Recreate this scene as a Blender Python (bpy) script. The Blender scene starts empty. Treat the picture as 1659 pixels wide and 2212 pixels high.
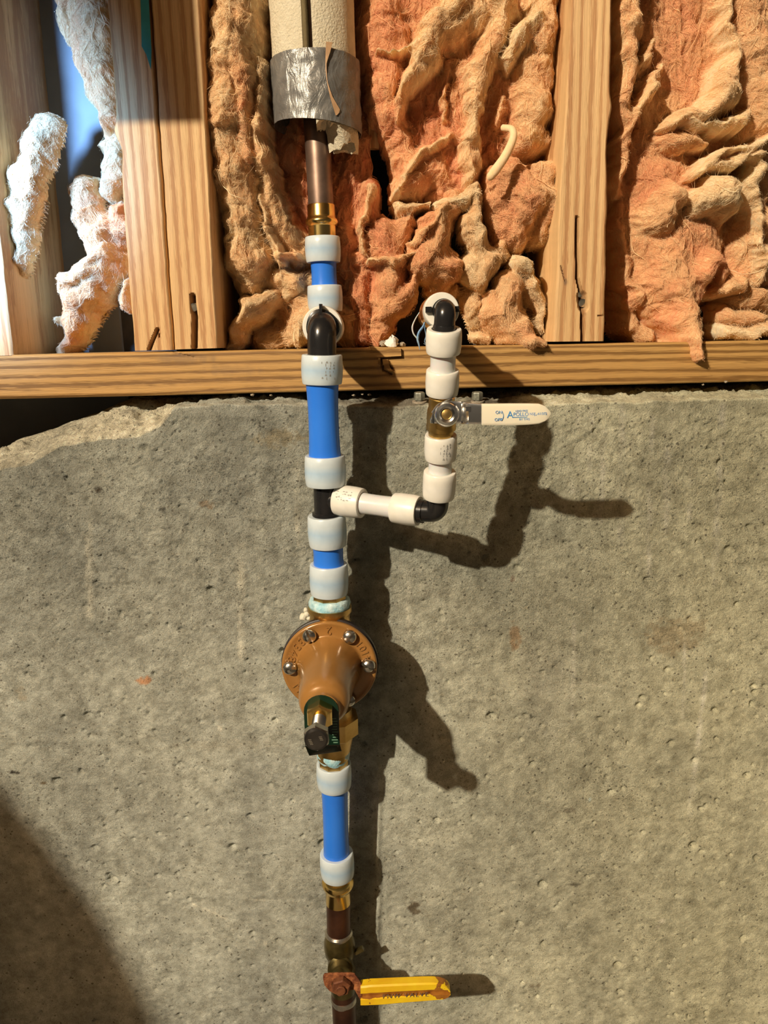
import bpy, math, random
import numpy as np
from mathutils import Vector, Matrix
random.seed(7); RNG = np.random.default_rng(11)
S = bpy.context.scene; COL = S.collection

# ---------------------------------------------------------------- camera
F = 1661.0; TH = math.radians(12.5); RO = math.radians(1.2)
CAM = np.array([0.0, -0.65, 1.25])
_f = np.array([0, math.cos(TH), -math.sin(TH)]); _u0 = np.array([0, math.sin(TH), math.cos(TH)]); _r0 = np.array([1.0, 0, 0])
_r = _r0*math.cos(RO) - _u0*math.sin(RO); _u = _u0*math.cos(RO) + _r0*math.sin(RO)
cd = bpy.data.cameras.new('camera'); cam = bpy.data.objects.new('camera', cd); COL.objects.link(cam)
cd.sensor_fit = 'VERTICAL'; cd.sensor_height = 36; cd.sensor_width = 27; cd.lens = F/2212*36
cd.clip_start = 0.01; cd.clip_end = 50
m = Matrix.Identity(4)
for i in range(3):
    m[i][0] = _r[i]; m[i][1] = _u[i]; m[i][2] = -_f[i]; m[i][3] = CAM[i]
cam.matrix_world = m
S.camera = cam

# ---------------------------------------------------------------- light
w = bpy.data.worlds.new('world'); S.world = w; w.use_nodes = True
w.node_tree.nodes['Background'].inputs[0].default_value = (1.0, 0.80, 0.58, 1)
w.node_tree.nodes['Background'].inputs[1].default_value = 0.045
def lamp(name, typ, loc, energy, color, size, target=None, **k):
    l = bpy.data.lights.new(name, typ); l.energy = energy; l.color = color
    if typ in ('POINT', 'SPOT'): l.shadow_soft_size = size
    for a, b in k.items(): setattr(l, a, b)
    o = bpy.data.objects.new(name, l); COL.objects.link(o); o.location = loc
    if target is not None:
        o.rotation_euler = (Vector(target)-Vector(loc)).to_track_quat('-Z', 'Y').to_euler()
    return o
LAMP = np.array([-1.43, -2.18, 2.64])
lamp('ceiling_bulb', 'POINT', LAMP, 345, (1.0, 0.87, 0.66), 0.028)
lamp('cool_work_light', 'SPOT', (-0.375, -0.32, 1.40), 46.0, (0.24, 0.50, 1.0), 0.03, target=(-.352, .12, 1.395), spot_size=math.radians(55), spot_blend=1.0)  # added lamp with no seen source; stands in for bluish lens glare
S.view_settings.view_transform = 'Standard'; S.view_settings.look = 'None'
S.view_settings.gamma = 1; S.view_settings.use_curve_mapping = False
S.view_settings.exposure = 0.35
S.cycles.max_bounces = 6; S.cycles.diffuse_bounces = 3; S.cycles.caustics_reflective = False; S.cycles.caustics_refractive = False
S.cycles.sample_clamp_indirect = 4; S.cycles.adaptive_threshold = .03

# ---------------------------------------------------------------- helpers
def at(px, py, Y):
    d = _f + _r*((px-829.5)/F) + _u*((1106-py)/F)
    return CAM + d*((Y-CAM[1])/d[1])
def at_v(px, py, Y):
    px = np.asarray(px, float); py = np.asarray(py, float)
    d = _f[None] + _r[None]*((px.ravel()-829.5)/F)[:, None] + _u[None]*((1106-py.ravel())/F)[:, None]
    Yr = np.broadcast_to(np.asarray(Y, float), px.shape).ravel()
    return CAM[None] + d*((Yr-CAM[1])/d[:, 1])[:, None]
def zc(P): return float(np.dot(np.asarray(P)-CAM, _f))
def mm(pxw, P): return pxw*zc(P)/F          # pixels -> metres at point P
def nrm(v): v = np.asarray(v, float); return v/np.linalg.norm(v)

def _hash(ix, iy, seed):
    h = (ix*374761393 + iy*668265263 + seed*974634777) & 0xffffffff
    h = ((h ^ (h >> 13))*1274126177) & 0xffffffff
    return ((h ^ (h >> 16)) & 0xffff)/65535.0
def vnoise(x, y, seed=0):
    x = np.asarray(x, float); y = np.asarray(y, float)
    ix = np.floor(x).astype(np.int64); iy = np.floor(y).astype(np.int64)
    fx = x-ix; fy = y-iy; fx = fx*fx*fx*(fx*(fx*6-15)+10); fy = fy*fy*fy*(fy*(fy*6-15)+10)
    a = _hash(ix, iy, seed); b = _hash(ix+1, iy, seed); c = _hash(ix, iy+1, seed); d = _hash(ix+1, iy+1, seed)
    return (a*(1-fx)+b*fx)*(1-fy)+(c*(1-fx)+d*fx)*fy*1.0 - 0.5
def fbm(x, y, oct=4, seed=0, gain=.5):
    s = 0; a = 1.0
    for i in range(oct):
        s = s + a*vnoise(x*2**i+i*17.3, y*2**i-i*9.1, seed+i); a *= gain
    return s

WL = {}
def setp(o, label=None, cat=None, group=None, kind=None):
    if label: o['label'] = label
    if cat: o['category'] = cat
    if group: o['group'] = group
    if kind: o['kind'] = kind
    return o
def thing(name, label, cat, loc, group=None):
    o = bpy.data.objects.new(name, None); COL.objects.link(o); o.location = tuple(loc); o.empty_display_size = .01
    WL[o.name] = np.array(loc, float)
    return setp(o, label, cat, group)

class MB:
    def __init__(s): s.v = []; s.f = []; s.n = 0
    def add(s, v, f):
        v = np.asarray(v, float).reshape(-1, 3); s.v.append(v); n = s.n
        s.f += [tuple(i+n for i in q) for q in f]; s.n += len(v); return s
    def build(s, name, mat, parent=None, label=None, cat=None, group=None, kind=None, sharp=40, attr=None, col=None):
        V = np.concatenate(s.v); c = (V.min(0)+V.max(0))/2
        me = bpy.data.meshes.new(name); me.from_pydata((V-c).tolist(), [], s.f); me.update()
        me.polygons.foreach_set('use_smooth', [True]*len(me.polygons))
        if sharp is not None: me.set_sharp_from_angle(angle=math.radians(sharp))
        if attr is not None:
            for k, val in attr.items():
                a = me.attributes.new(k, 'FLOAT', 'POINT'); a.data.foreach_set('value', np.asarray(val, np.float32))
        if col is not None:
            a = me.attributes.new('col', 'FLOAT_COLOR', 'POINT')
            cc = np.ones((len(V), 4), np.float32); cc[:, :3] = col; a.data.foreach_set('color', cc.ravel())
        me.materials.append(mat)
        o = bpy.data.objects.new(name, me); COL.objects.link(o)
        o.location = tuple(c - (WL[parent.name] if parent else 0)); WL[o.name] = c
        if parent: o.parent = parent
        setp(o, label, cat, group, kind)
        return o

def frame(d, hint=None):
    d = nrm(d); h = np.array([0, 0, 1.0]) if abs(d[2]) < .9 else np.array([1.0, 0, 0])
    if hint is not None: h = np.asarray(hint, float)
    a = nrm(np.cross(h, d)); b = np.cross(d, a); return a, b
def lathe(mb, p0, d, prof, seg=40, loop=False, wob=None):
    d = nrm(d); a, b = frame(d); p0 = np.asarray(p0, float)
    V = []; n = len(prof); t = np.arange(seg)*2*math.pi/seg
    for i, (s_, r) in enumerate(prof):
        rr = r*np.ones(seg) if wob is None else r*(1+wob(t, i))
        V.append(p0 + d*s_ + np.outer(rr*np.cos(t), a) + np.outer(rr*np.sin(t), b))
    Fc = []
    rng = n if loop else n-1
    for i in range(rng):
        i2 = (i+1) % n
        for j in range(seg):
            k = (j+1) % seg
            Fc.append((i*seg+j, i*seg+k, i2*seg+k, i2*seg+j))
    if not loop:
        Fc.append(tuple(range(seg-1, -1, -1))); Fc.append(tuple((n-1)*seg+j for j in range(seg)))
    mb.add(np.concatenate(V), Fc); return mb
def prism(mb, p0, d, h, r, n=6, rot=0, bev=.08):
    d = nrm(d); a, b = frame(d); V = []
    prof = [(0, r), (h*(1-bev*1.5), r), (h, r*(1-bev))]
    for s_, rr in prof:
        for j in range(n):
            t = rot+j*2*math.pi/n; V.append(np.asarray(p0)+d*s_+a*rr*math.cos(t)+b*rr*math.sin(t))
    Fc = []
    for i in range(2):
        for j in range(n):
            k = (j+1) % n; Fc.append((i*n+j, i*n+k, (i+1)*n+k, (i+1)*n+j))
    Fc += [tuple(range(n-1, -1, -1)), tuple(2*n+j for j in range(n))]
    return mb.add(V, Fc)
def sweep(mb, pts, rad, seg=20, cap=True, flat=1.0):
    P = np.asarray(pts, float); n = len(P); rad = np.broadcast_to(rad, n)
    T = np.gradient(P, axis=0); T /= np.linalg.norm(T, axis=1)[:, None]+1e-12
    a, b = frame(T[0]); V = []; t = np.arange(seg)*2*math.pi/seg
    for i in range(n):
        a = nrm(a - T[i]*np.dot(a, T[i])); b = np.cross(T[i], a)
        V.append(P[i] + np.outer(rad[i]*np.cos(t), a) + np.outer(rad[i]*flat*np.sin(t), b))
    Fc = [(i*seg+j, i*seg+(j+1) % seg, (i+1)*seg+(j+1) % seg, (i+1)*seg+j) for i in range(n-1) for j in range(seg)]
    if cap: Fc += [tuple(range(seg-1, -1, -1)), tuple((n-1)*seg+j for j in range(seg))]
    return mb.add(np.concatenate(V), Fc)
def box(mb, c, hx, hy, hz, ax=None):
    A = np.eye(3) if ax is None else np.asarray(ax)
    V = [np.asarray(c)+A[0]*hx*sx+A[1]*hy*sy+A[2]*hz*sz for sx in (-1, 1) for sy in (-1, 1) for sz in (-1, 1)]
    return mb.add(V, [(0, 1, 3, 2), (4, 6, 7, 5), (0, 4, 5, 1), (2, 3, 7, 6), (0, 2, 6, 4), (1, 5, 7, 3)])
def smooth_path(pts, k=8):
    P = np.asarray(pts, float); out = []
    Q = np.vstack([2*P[0]-P[1], P, 2*P[-1]-P[-2]])
    for i in range(1, len(Q)-2):
        for t in np.linspace(0, 1, k, endpoint=False):
            p0, p1, p2, p3 = Q[i-1:i+3]
            out.append(.5*((2*p1)+(-p0+p2)*t+(2*p0-5*p1+4*p2-p3)*t*t+(-p0+3*p1-3*p2+p3)*t**3))
    out.append(P[-1]); return np.array(out)

# ---------------------------------------------------------------- materials
class N:
    def __init__(s, name):
        s.m = bpy.data.materials.new(name); s.m.use_nodes = True; s.t = s.m.node_tree
        s.b = s.t.nodes['Principled BSDF']
    def n(s, typ, **k):
        x = s.t.nodes.new(typ)
        for a, b in k.items():
            if a.startswith('i_'):
                key = a[2:]; key = int(key) if key.isdigit() else key.replace('_', ' ')
                if isinstance(b, bpy.types.NodeSocket): s.t.links.new(b, x.inputs[key])
                else: x.inputs[key].default_value = b
            else: setattr(x, a, b)
        return x
    def link(s, a, b): s.t.links.new(a, b)
    def coord(s, which='Object', scale=(1, 1, 1)):
        c = s.n('ShaderNodeTexCoord'); mp = s.n('ShaderNodeMapping', i_Vector=c.outputs[which]); mp.inputs['Scale'].default_value = scale
        return mp.outputs[0]
    def noise(s, v, scale, detail=4, rough=.55, dist=0):
        return s.n('ShaderNodeTexNoise', i_Vector=v, i_Scale=scale, i_Detail=detail, i_Roughness=rough, i_Distortion=dist)
    def ramp(s, fac, stops):
        r = s.n('ShaderNodeValToRGB', i_Fac=fac); e = r.color_ramp.elements
        while len(e) < len(stops): e.new(.5)
        for q, (p, c) in zip(e, stops): q.position = p; q.color = (*c, 1) if len(c) == 3 else c
        return r.outputs[0]
    def mix(s, f, a, b, mode='MIX'):
        x = s.n('ShaderNodeMix', data_type='RGBA', blend_type=mode)
        for sock, val in ((x.inputs[0], f), (x.inputs[6], a), (x.inputs[7], b)):
            if isinstance(val, bpy.types.NodeSocket): s.link(val, sock)
            else: sock.default_value = val if isinstance(val, (int, float)) else (*val, 1)[:4]
        return x.outputs[2]
    def math(s, op, a, b=0.0):
        x = s.n('ShaderNodeMath', operation=op)
        for i, val in enumerate((a, b)):
            if isinstance(val, bpy.types.NodeSocket): s.link(val, x.inputs[i])
            else: x.inputs[i].default_value = val
        return x.outputs[0]
    def bump(s, h, strength=.3, dist=.001, prev=None):
        x = s.n('ShaderNodeBump', i_Height=h, i_Strength=strength, i_Distance=dist)
        if prev is not None: s.link(prev, x.inputs['Normal'])
        return x.outputs[0]
    def set(s, **k):
        for a, b in k.items():
            key = a.replace('_', ' ')
            if isinstance(b, bpy.types.NodeSocket): s.link(b, s.b.inputs[key])
            else: s.b.inputs[key].default_value = b if not (isinstance(b, tuple) and len(b) == 3 and 'Radius' not in key) else (*b, 1)
        return s

def simple(name, c1, c2=None, rough=.5, metal=0, scale=60, bs=0, bd=.0005, lo=.4, hi=.65, **k):
    q = N(name); v = q.coord()
    nz = q.noise(v, scale, 5)
    col = q.ramp(nz.outputs[0], [(lo, c1), (hi, c2 or c1)])
    q.set(Base_Color=col, Roughness=rough, Metallic=metal, **k)
    if bs: q.set(Normal=q.bump(q.noise(v, scale*4, 6).outputs[0], bs, bd))
    return q.m

def m_concrete():
    q = N('cast_concrete'); v = q.coord()
    a = q.n('ShaderNodeAttribute', attribute_name='col').outputs['Color']
    n1 = q.noise(v, 9, 6, .6); n2 = q.noise(v, 90, 6, .65); n3 = q.noise(v, 620, 5, .7); n4 = q.noise(v, 1500, 3, .7)
    c = q.mix(1, a, q.ramp(n1.outputs[0], [(.3, (.82, .82, .82)), (.7, (1.16, 1.14, 1.1))]), 'MULTIPLY')
    c = q.mix(1, c, q.ramp(n2.outputs[0], [(.28, (.58, .57, .53)), (.7, (1.3, 1.3, 1.28))]), 'MULTIPLY')
    c = q.mix(1, c, q.ramp(n4.outputs[0], [(.32, (.62, .61, .57)), (.48, (1, 1, 1)), (.68, (1.3, 1.3, 1.28))]), 'MULTIPLY')
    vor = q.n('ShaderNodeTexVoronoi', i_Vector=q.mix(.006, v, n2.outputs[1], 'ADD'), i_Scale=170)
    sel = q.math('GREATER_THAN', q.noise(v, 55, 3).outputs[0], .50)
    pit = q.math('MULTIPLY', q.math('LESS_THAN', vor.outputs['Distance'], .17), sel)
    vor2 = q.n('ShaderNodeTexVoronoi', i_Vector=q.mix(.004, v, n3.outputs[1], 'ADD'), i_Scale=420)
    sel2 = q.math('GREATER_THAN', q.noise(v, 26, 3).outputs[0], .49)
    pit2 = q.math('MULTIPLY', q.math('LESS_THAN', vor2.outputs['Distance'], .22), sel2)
    c = q.mix(q.math('MULTIPLY', pit, .66), c, (.07, .06, .045))  # shade inside the small pits painted in as darker colour
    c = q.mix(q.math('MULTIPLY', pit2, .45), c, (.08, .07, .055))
    h = q.math('ADD', q.math('MULTIPLY', n2.outputs[0], .7), q.math('MULTIPLY', n3.outputs[0], .9)); h = q.math('ADD', h, q.math('MULTIPLY', n4.outputs[0], .3))
    h = q.math('SUBTRACT', h, q.math('MULTIPLY', q.math('MAXIMUM', pit, q.math('MULTIPLY', pit2, .6)), .8))
    rg = q.n('ShaderNodeAttribute', attribute_name='rough').outputs['Fac']
    b = q.n('ShaderNodeBump', i_Height=h, i_Distance=.0026); q.link(rg, b.inputs['Strength'])
    q.set(Base_Color=c, Roughness=.9, Normal=b.outputs[0]); q.b.inputs['Specular IOR Level'].default_value = .2
    return q.m
def m_wood(name, axis, light, dark, period, red=None):
    q = N(name); sc = (1, 1, .045) if axis == 'Z' else (.03, 1, 1)
    v = q.coord(scale=sc)
    warp = q.noise(v, 38, 4, .5); vv = q.mix(.022, v, warp.outputs[1], 'ADD')
    wv = q.n('ShaderNodeTexWave', wave_type='BANDS', bands_direction='X' if axis == 'Z' else 'Z', wave_profile='SIN', i_Vector=vv, i_Scale=1/period/6.28*2, i_Distortion=2.2, i_Detail=2.0)
    wv.inputs['Detail Scale'].default_value = 40
    fib = q.noise(q.coord(scale=(1, 1, .02) if axis == 'Z' else (.02, 1, 1)), 900, 4, .7)
    big = q.noise(v, 14, 3)
    c = q.ramp(wv.outputs[0], [(.15, light), (.55, tuple(l*.75+d*.25 for l, d in zip(light, dark))), (.92, dark)])
    c = q.mix(1, c, q.ramp(fib.outputs[0], [(.3, (.82, .8, .78)), (.65, (1.06, 1.06, 1.05))]), 'MULTIPLY')
    c = q.mix(1, c, q.ramp(big.outputs[0], [(.3, (.85, .8, .75)), (.7, (1.1, 1.1, 1.1))]), 'MULTIPLY')
    stain = q.n('ShaderNodeAttribute', attribute_name='stain').outputs['Fac']
    c = q.mix(stain, c, red or (.16, .1, .06))
    h = q.math('ADD', fib.outputs[0], q.math('MULTIPLY', wv.outputs[0], -.4))
    q.set(Base_Color=c, Roughness=.62, Normal=q.bump(h, .35, .0012)); return q.m
def m_fiberglass(name='pink_fiberglass', fuzz=False):
    q = N(name); v = q.coord()
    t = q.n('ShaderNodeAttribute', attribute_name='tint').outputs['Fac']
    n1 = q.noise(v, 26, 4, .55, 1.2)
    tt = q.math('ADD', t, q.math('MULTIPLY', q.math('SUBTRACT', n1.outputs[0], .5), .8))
    if not fuzz:
        sv = q.n('ShaderNodeAttribute', attribute_name='strand').outputs['Vector']
        mp = q.n('ShaderNodeMapping', i_Vector=sv); mp.inputs['Scale'].default_value = (.022, .30, 1)
        st = q.noise(mp.outputs[0], 1.0, 4, .62, 1.6)
        mp2 = q.n('ShaderNodeMapping', i_Vector=v); mp2.inputs['Scale'].default_value = (1, .3, .35); mp2.inputs['Rotation'].default_value = (0, .7, 0)
        st2 = q.noise(mp2.outputs[0], 420, 4, .65, 2.2)
        n2 = q.math('ADD', q.math('MULTIPLY', st.outputs[0], .6), q.math('MULTIPLY', st2.outputs[0], .4))
        tt = q.math('ADD', tt, q.math('MULTIPLY', q.math('SUBTRACT', n2, .5), 1.5))
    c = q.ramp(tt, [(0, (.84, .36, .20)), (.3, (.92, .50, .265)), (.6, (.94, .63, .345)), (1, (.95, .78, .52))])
    q.set(Base_Color=c, Roughness=.8); q.b.inputs['Specular IOR Level'].default_value = .06
    if not fuzz:
        q.set(Normal=q.bump(n2, .45, .0016), Subsurface_Weight=.3); q.b.inputs['Subsurface Radius'].default_value = (.9, .55, .35)
        q.b.inputs['Subsurface Scale'].default_value = .008
    return q.m
def m_ring(name, c1, band, amount):
    q = N(name); a = q.n('ShaderNodeAttribute', attribute_name='along').outputs['Fac']
    f = q.ramp(a, [(0, (0, 0, 0)), (.28, (.1, .1, .1)), (.5, (1, 1, 1)), (.62, (.7, .7, .7)), (.85, (.05, .05, .05))])
    c = q.mix(q.math('MULTIPLY', f, amount), c1, band)
    n = q.noise(q.coord(), 90, 3)
    c = q.mix(1, c, q.ramp(n.outputs[0], [(.3, (.93, .93, .93)), (.7, (1.04, 1.04, 1.04))]), 'MULTIPLY')
    q.set(Base_Color=c, Roughness=.32, Subsurface_Weight=.3); q.b.inputs['Subsurface Radius'].default_value = (1, 1, 1)
    q.b.inputs['Subsurface Scale'].default_value = .004; return q.m
M = dict(
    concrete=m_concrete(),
    stud=m_wood('pine_stud_wood', 'Z', (.78, .52, .26), (.52, .28, .12), .0085),
    sill=m_wood('treated_sill_wood', 'X', (.52, .305, .10), (.22, .11, .026), .0072),
    fg=m_fiberglass(), fuzz=m_fiberglass('loose_fiberglass_fibre', True),
    ring=m_ring('milky_ring_plastic', (.62, .70, .75), (.40, .57, .74), .85),
    ringw=m_ring('cream_ring_plastic', (.85, .82, .74), (.80, .80, .78), .3),
    blue=simple('blue_pex_plastic', (.026, .185, .80), (.032, .205, .84), .3, scale=25),
    whitepex=simple('clear_white_pex_plastic', (.70, .70, .70), (.76, .75, .74), .3, scale=40, Subsurface_Weight=.4, Subsurface_Scale=.004),
    black=simple('black_fitting_plastic', (.012, .012, .013), (.018, .017, .017), .22, scale=50),
    brass=simple('polished_brass', (.78, .52, .16), (.86, .62, .24), .2, 1, 40, .05),
    brassd=simple('dull_cast_brass', (.55, .35, .11), (.70, .47, .18), .36, 1, 70, .25, .0006),
    copper=simple('tarnished_copper', (.19, .125, .095), (.30, .20, .15), .4, .75, 45, .05),
    copperd=simple('dark_brown_copper', (.07, .03, .018), (.13, .055, .03), .42, .7, 45, .05),
    bronze=simple('brown_painted_bronze', (.32, .155, .040), (.37, .178, .048), .25, .1, 20, .04, .001, Coat_Weight=.3, Coat_Roughness=.15),
    steel=simple('zinc_steel', (.60, .58, .53), (.75, .72, .66), .24, 1, 80, .06),
    zinc=simple('dusty_zinc', (.16, .16, .13), (.34, .34, .28), .55, .4, 200, .3),
    chrome=simple('chrome_plate', (.80, .79, .77), (.86, .85, .83), .2, 1, 60, .02),
    darksteel=simple('dark_glossy_steel', (.05, .045, .04), (.09, .08, .07), .22, .7, 60, .05),  # steel with a dark reflection put into its colour
    cream=simple('cream_vinyl_grip', (.84, .77, .60), (.87, .80, .64), .3, scale=30, Subsurface_Weight=.15, Subsurface_Scale=.003),
    print_blue=simple('blue_print_ink', (.05, .26, .62), None, .5),
    print_dark=simple('dark_print_ink', (.09, .08, .07), None, .6),
    print_faint=simple('faint_grey_print_ink', (.33, .32, .30), None, .6),
    green=simple('green_enamel_tag', (.003, .019, .009), (.005, .026, .012), .4, scale=60),
    darktag=simple('dark_brown_tag_back', (.028, .02, .014), (.04, .03, .02), .4),
    greentext=simple('pale_green_tag_print', (.16, .30, .20), None, .5),
    paste=simple('pale_blue_thread_paste', (.33, .62, .72), (.62, .80, .82), .45, 0, 120, .5, .0015, .4, .6),
    putty=simple('cream_putty', (.70, .66, .52), (.78, .74, .60), .7, 0, 120, .5, .0015),
    gasket=simple('black_rubber_gasket', (.015, .012, .012), (.03, .02, .02), .45),
    foam=simple('cream_foam', (.66, .58, .42), (.72, .64, .48), .8, 0, 130, .8, .002),
    foamcut=simple('broken_foam', (.62, .54, .46), (.74, .65, .54), .95, 0, 260, .9, .003),
    residue=simple('tan_tape_residue', (.46, .27, .14), (.52, .32, .17), .6, 0, 200, .3),
    debris=simple('grey_brown_debris', (.30, .25, .19), (.44, .38, .29), .9, 0, 150, .5, .001),
    white=simple('white_crumb', (.82, .80, .74), (.88, .86, .80), .8, 0, 150, .5, .001),
    sheath=simple('dark_sheathing_board', (.06, .055, .05), (.09, .08, .07), .9, 0, 40, .3, .002),
    sheath_pale=simple('grey_sheathing_panel', (.25, .26, .27), (.31, .32, .33), .9, 0, 12, .2, .002),  # pale copy of the dark sheathing, paints haze into the left bay
    floor=simple('grey_floor_concrete', (.12, .11, .09), (.17, .155, .13), .85, 0, 6, .2, .002),
    ceil=simple('bare_wood_ceiling', (.22, .14, .08), (.28, .19, .11), .8, 0, 6),
    oldbrass=simple('aged_bronze_valve', (.085, .065, .022), (.17, .13, .045), .3, .75, 70, .15),
    rust=simple('orange_rust', (.13, .032, .010), (.46, .17, .06), .75, .15, 130, .7, .0012),
    nutrust=simple('brown_rust', (.13, .04, .015), (.24, .085, .03), .7, .2, 120, .6, .001),
    solder=simple('silver_solder', (.42, .38, .32), (.60, .56, .48), .35, .9, 100, .3),
    bluepaint=simple('dried_blue_paste_strands', (.10, .24, .48), (.40, .56, .68), .45, 0, 200, .4, .001),
    teal=simple('teal_paint_mark', (.02, .30, .36), (.03, .36, .42), .6),
    ductm=simple('galvanised_duct_metal', (.5, .5, .5), (.58, .58, .57), .4, .9, 8),  # metal of the added shade box
    tank=simple('white_tank_enamel', (.035, .04, .05), (.05, .055, .065), .5),  # dark coat of the added round blocker, deepens its shade
)
def m_tape(nm='silver_cloth_tape', k=1.0, me=.45):
    q = N(nm); v = q.coord()
    n = q.noise(v, 60, 5, .6, 1.0); wr = q.noise(q.coord(scale=(1, 1, .45)), 75, 4, .55, 2.0)
    weave = q.n('ShaderNodeTexWave', i_Vector=v, i_Scale=420, i_Distortion=.3, bands_direction='Z')
    q.set(Base_Color=q.ramp(n.outputs[0], [(.35, (.21*k, .205*k, .195*k)), (.65, (.30*k, 0.295*k*.98, .28*k*.96))]), Metallic=me, Roughness=.34,
          Normal=q.bump(weave.outputs[0], .12, .0004, q.bump(wr.outputs[0], .5, .003)))
    return q.m
M['tape'] = m_tape(); M['tapedark'] = m_tape('dull_cloth_tape', .62, .1)
def m_lever():
    q = N('yellow_chipped_vinyl'); a = q.n('ShaderNodeAttribute', attribute_name='wear').outputs['Fac']
    v = q.coord(); n = q.noise(v, 110, 5, .6)
    f = q.math('GREATER_THAN', q.math('ADD', a, q.math('MULTIPLY', q.math('SUBTRACT', n.outputs[0], .5), .9)), .5)
    rust = q.ramp(n.outputs[0], [(.35, (.20, .06, .008)), (.65, (.38, .15, .02))])
    yel = q.ramp(q.noise(v, 50, 3).outputs[0], [(.35, (.80, .46, .01)), (.65, (.90, .62, .015))])
    q.set(Base_Color=q.mix(f, yel, rust), Roughness=.4); return q.m
M['lever'] = m_lever()

# ================================================================ THE SETTING
def px_curve(pts, Y):
    W = np.array([at(x, y, yy) for (x, y), yy in zip(pts, np.broadcast_to(Y, len(pts)))]); return W
# concrete foundation wall: front face, broken sloping edge on top, ledge running back under the sill
fe = px_curve([(-700, 1075), (-200, 1045), (0, 1012), (60, 1000), (130, 957), (200, 948), (300, 941), (345, 915), (372, 884), (480, 872), (700, 876), (760, 880), (900, 880), (1000, 876), (1100, 886), (1250, 872), (1400, 868), (1659, 860), (2400, 845)], 0.0)
bk = [(-700, 1040, .05), (-200, 1015, .05), (0, 983, .062), (35, 952, .062), (100, 930, .062), (200, 896, .06), (265, 868, .058), (292, 857, .06), (350, 851, .085), (480, 848, .10), (700, 846, .10), (1000, 838, .10), (1300, 831, .10), (1659, 824, .10), (2400, 808, .10)]
be = np.array([at(a, b, c) for a, b, c in bk])
X = np.concatenate([np.linspace(-3, -.46, 24), np.arange(-.45, .45, .00125), np.linspace(.46, 3, 24)])
zf = np.interp(X, fe[:, 0], fe[:, 2]); zb = np.interp(X, be[:, 0], be[:, 2]); yb = np.interp(X, be[:, 0], be[:, 1])
zf = zf + .0022*fbm(X*60, X*0+3, 4, 5); zb = zb + .0015*fbm(X*90, X*0+7, 3, 6); zb = np.minimum(zb, at(900, 838, .024)[2]+.0005)
tz = np.concatenate([np.linspace(0, .5, 14)[:-1], np.linspace(.5, 1, 520)])
rows = []; rough = []; nf = len(tz)
for t in tz:
    z = t/.5*.52 if t < .5 else .52+(zf-.52)*(t-.5)/.5
    z = z*np.ones_like(X); rows.append(np.stack([X, np.zeros_like(X), z], 1))
for s_ in np.linspace(0, 1, 46)[1:]:
    rows.append(np.stack([X, yb*s_, zf+(zb-zf)*(s_**.72)], 1))
rows.append(np.stack([X, yb+.004, zb-.02], 1)); rows.append(np.stack([X, yb+.02, zb-.25], 1))
G = np.array(rows); nr, nc = G.shape[:2]
gx = G[..., 0]; gz = G[..., 2]; gy = G[..., 1]
vis = (np.abs(gx) < .45)
top = np.clip((gz-.95)/.22, 0, 1)
d = .0024*fbm(gx*14, gz*14, 4, 21) + (.0005+.0010*top)*fbm(gx*260+2*fbm(gx*60, gz*60, 2, 3), gz*330, 2, 31, .7) + (.0004+.0012*top)*np.minimum(fbm(gx*420, gz*420, 2, 36)+.12, 0)*2.2
# form-board ridge running down the wall beside the pipe
xr = np.interp(gz, [.5, 1.2], [at(812, 2212, 0)[0], at(822, 900, 0)[0]]) + .0018*fbm(gz*40, gz*0, 3, 77)
d += .0022*np.clip(1-np.abs(gx-xr)/.0035, 0, 1)*np.clip((1.05-gz)/.3, 0, 1)
for zz in (at(400, 1600, 0)[2], at(500, 1942, 0)[2]):
    d += .00022*np.tanh((gz-zz-.001*fbm(gx*20, gx*0, 2, 9))/.0012)*(gx < 0)*vis
for _ in range(760):                                   # air pockets
    cx, cz = RNG.uniform(-.36, .36), RNG.uniform(.56, 1.2); r = RNG.choice([.0014, .0018, .0022, .003, .004], p=[.4, .32, .18, .07, .03])
    i0 = np.searchsorted(X, cx-2*r); i1 = np.searchsorted(X, cx+2*r)
    sub = (slice(0, nf), slice(i0, i1)); dx = (gx[sub]-cx)*RNG.uniform(.7, 1.3); dz = gz[sub]-cz
    d[sub] -= 1.1*r*np.clip(1-(dx*dx+dz*dz)/r/r, 0, 1)**.6
d = d*vis + .0
edge = np.clip((np.arange(nr)-nf+1)/45, 0, 1)[:, None]
led = np.clip((np.arange(nr)-nf+14)/20, 0, 1)[:, None]
G[..., 1] -= d*(1-led)
G[..., 2] += np.where(np.arange(nr)[:, None] >= nf-1, (.006*fbm(gx*90, gy*90+gz*40, 5, 41, .62))*vis*np.sin(np.clip(edge, 0, 1)*math.pi), 0)
n_front = nf
# colour of the concrete: blotches, pale mortar on the broken edge, drips, rust spots, paint specks, and light painted on ledge and right side
C = np.ones((nr, nc, 3))*np.array([.40, .412, .372])
blot = fbm(gx*7, gz*7, 4, 51); C *= (1+.22*blot)[..., None]; rt0 = np.clip((gx+.05)/.35, 0, 1)[..., None]; C *= 1+rt0*np.array([.46, .38, .14])  # tan tone on the right, with evener light painted in
st = fbm(gx*38, gz*1.6, 4, 61); C *= (1+.26*np.clip(st, -.3, .5))[..., None]
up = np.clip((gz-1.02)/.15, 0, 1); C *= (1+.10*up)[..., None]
isl = (np.arange(nr)[:, None] >= nf-2) & (gx < at(372, 900, 0)[0])
C[isl] = (np.array([.84, .79, .64])*(1+.55*fbm(gx*330, gy*330+gz*200, 3, 93))[..., None])[isl]; isl2 = (np.arange(nr)[:, None] >= nf-1) & ~isl; C[isl2] = C[isl2]*1.5  # rest of the ledge lightened to paint in light from above
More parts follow.
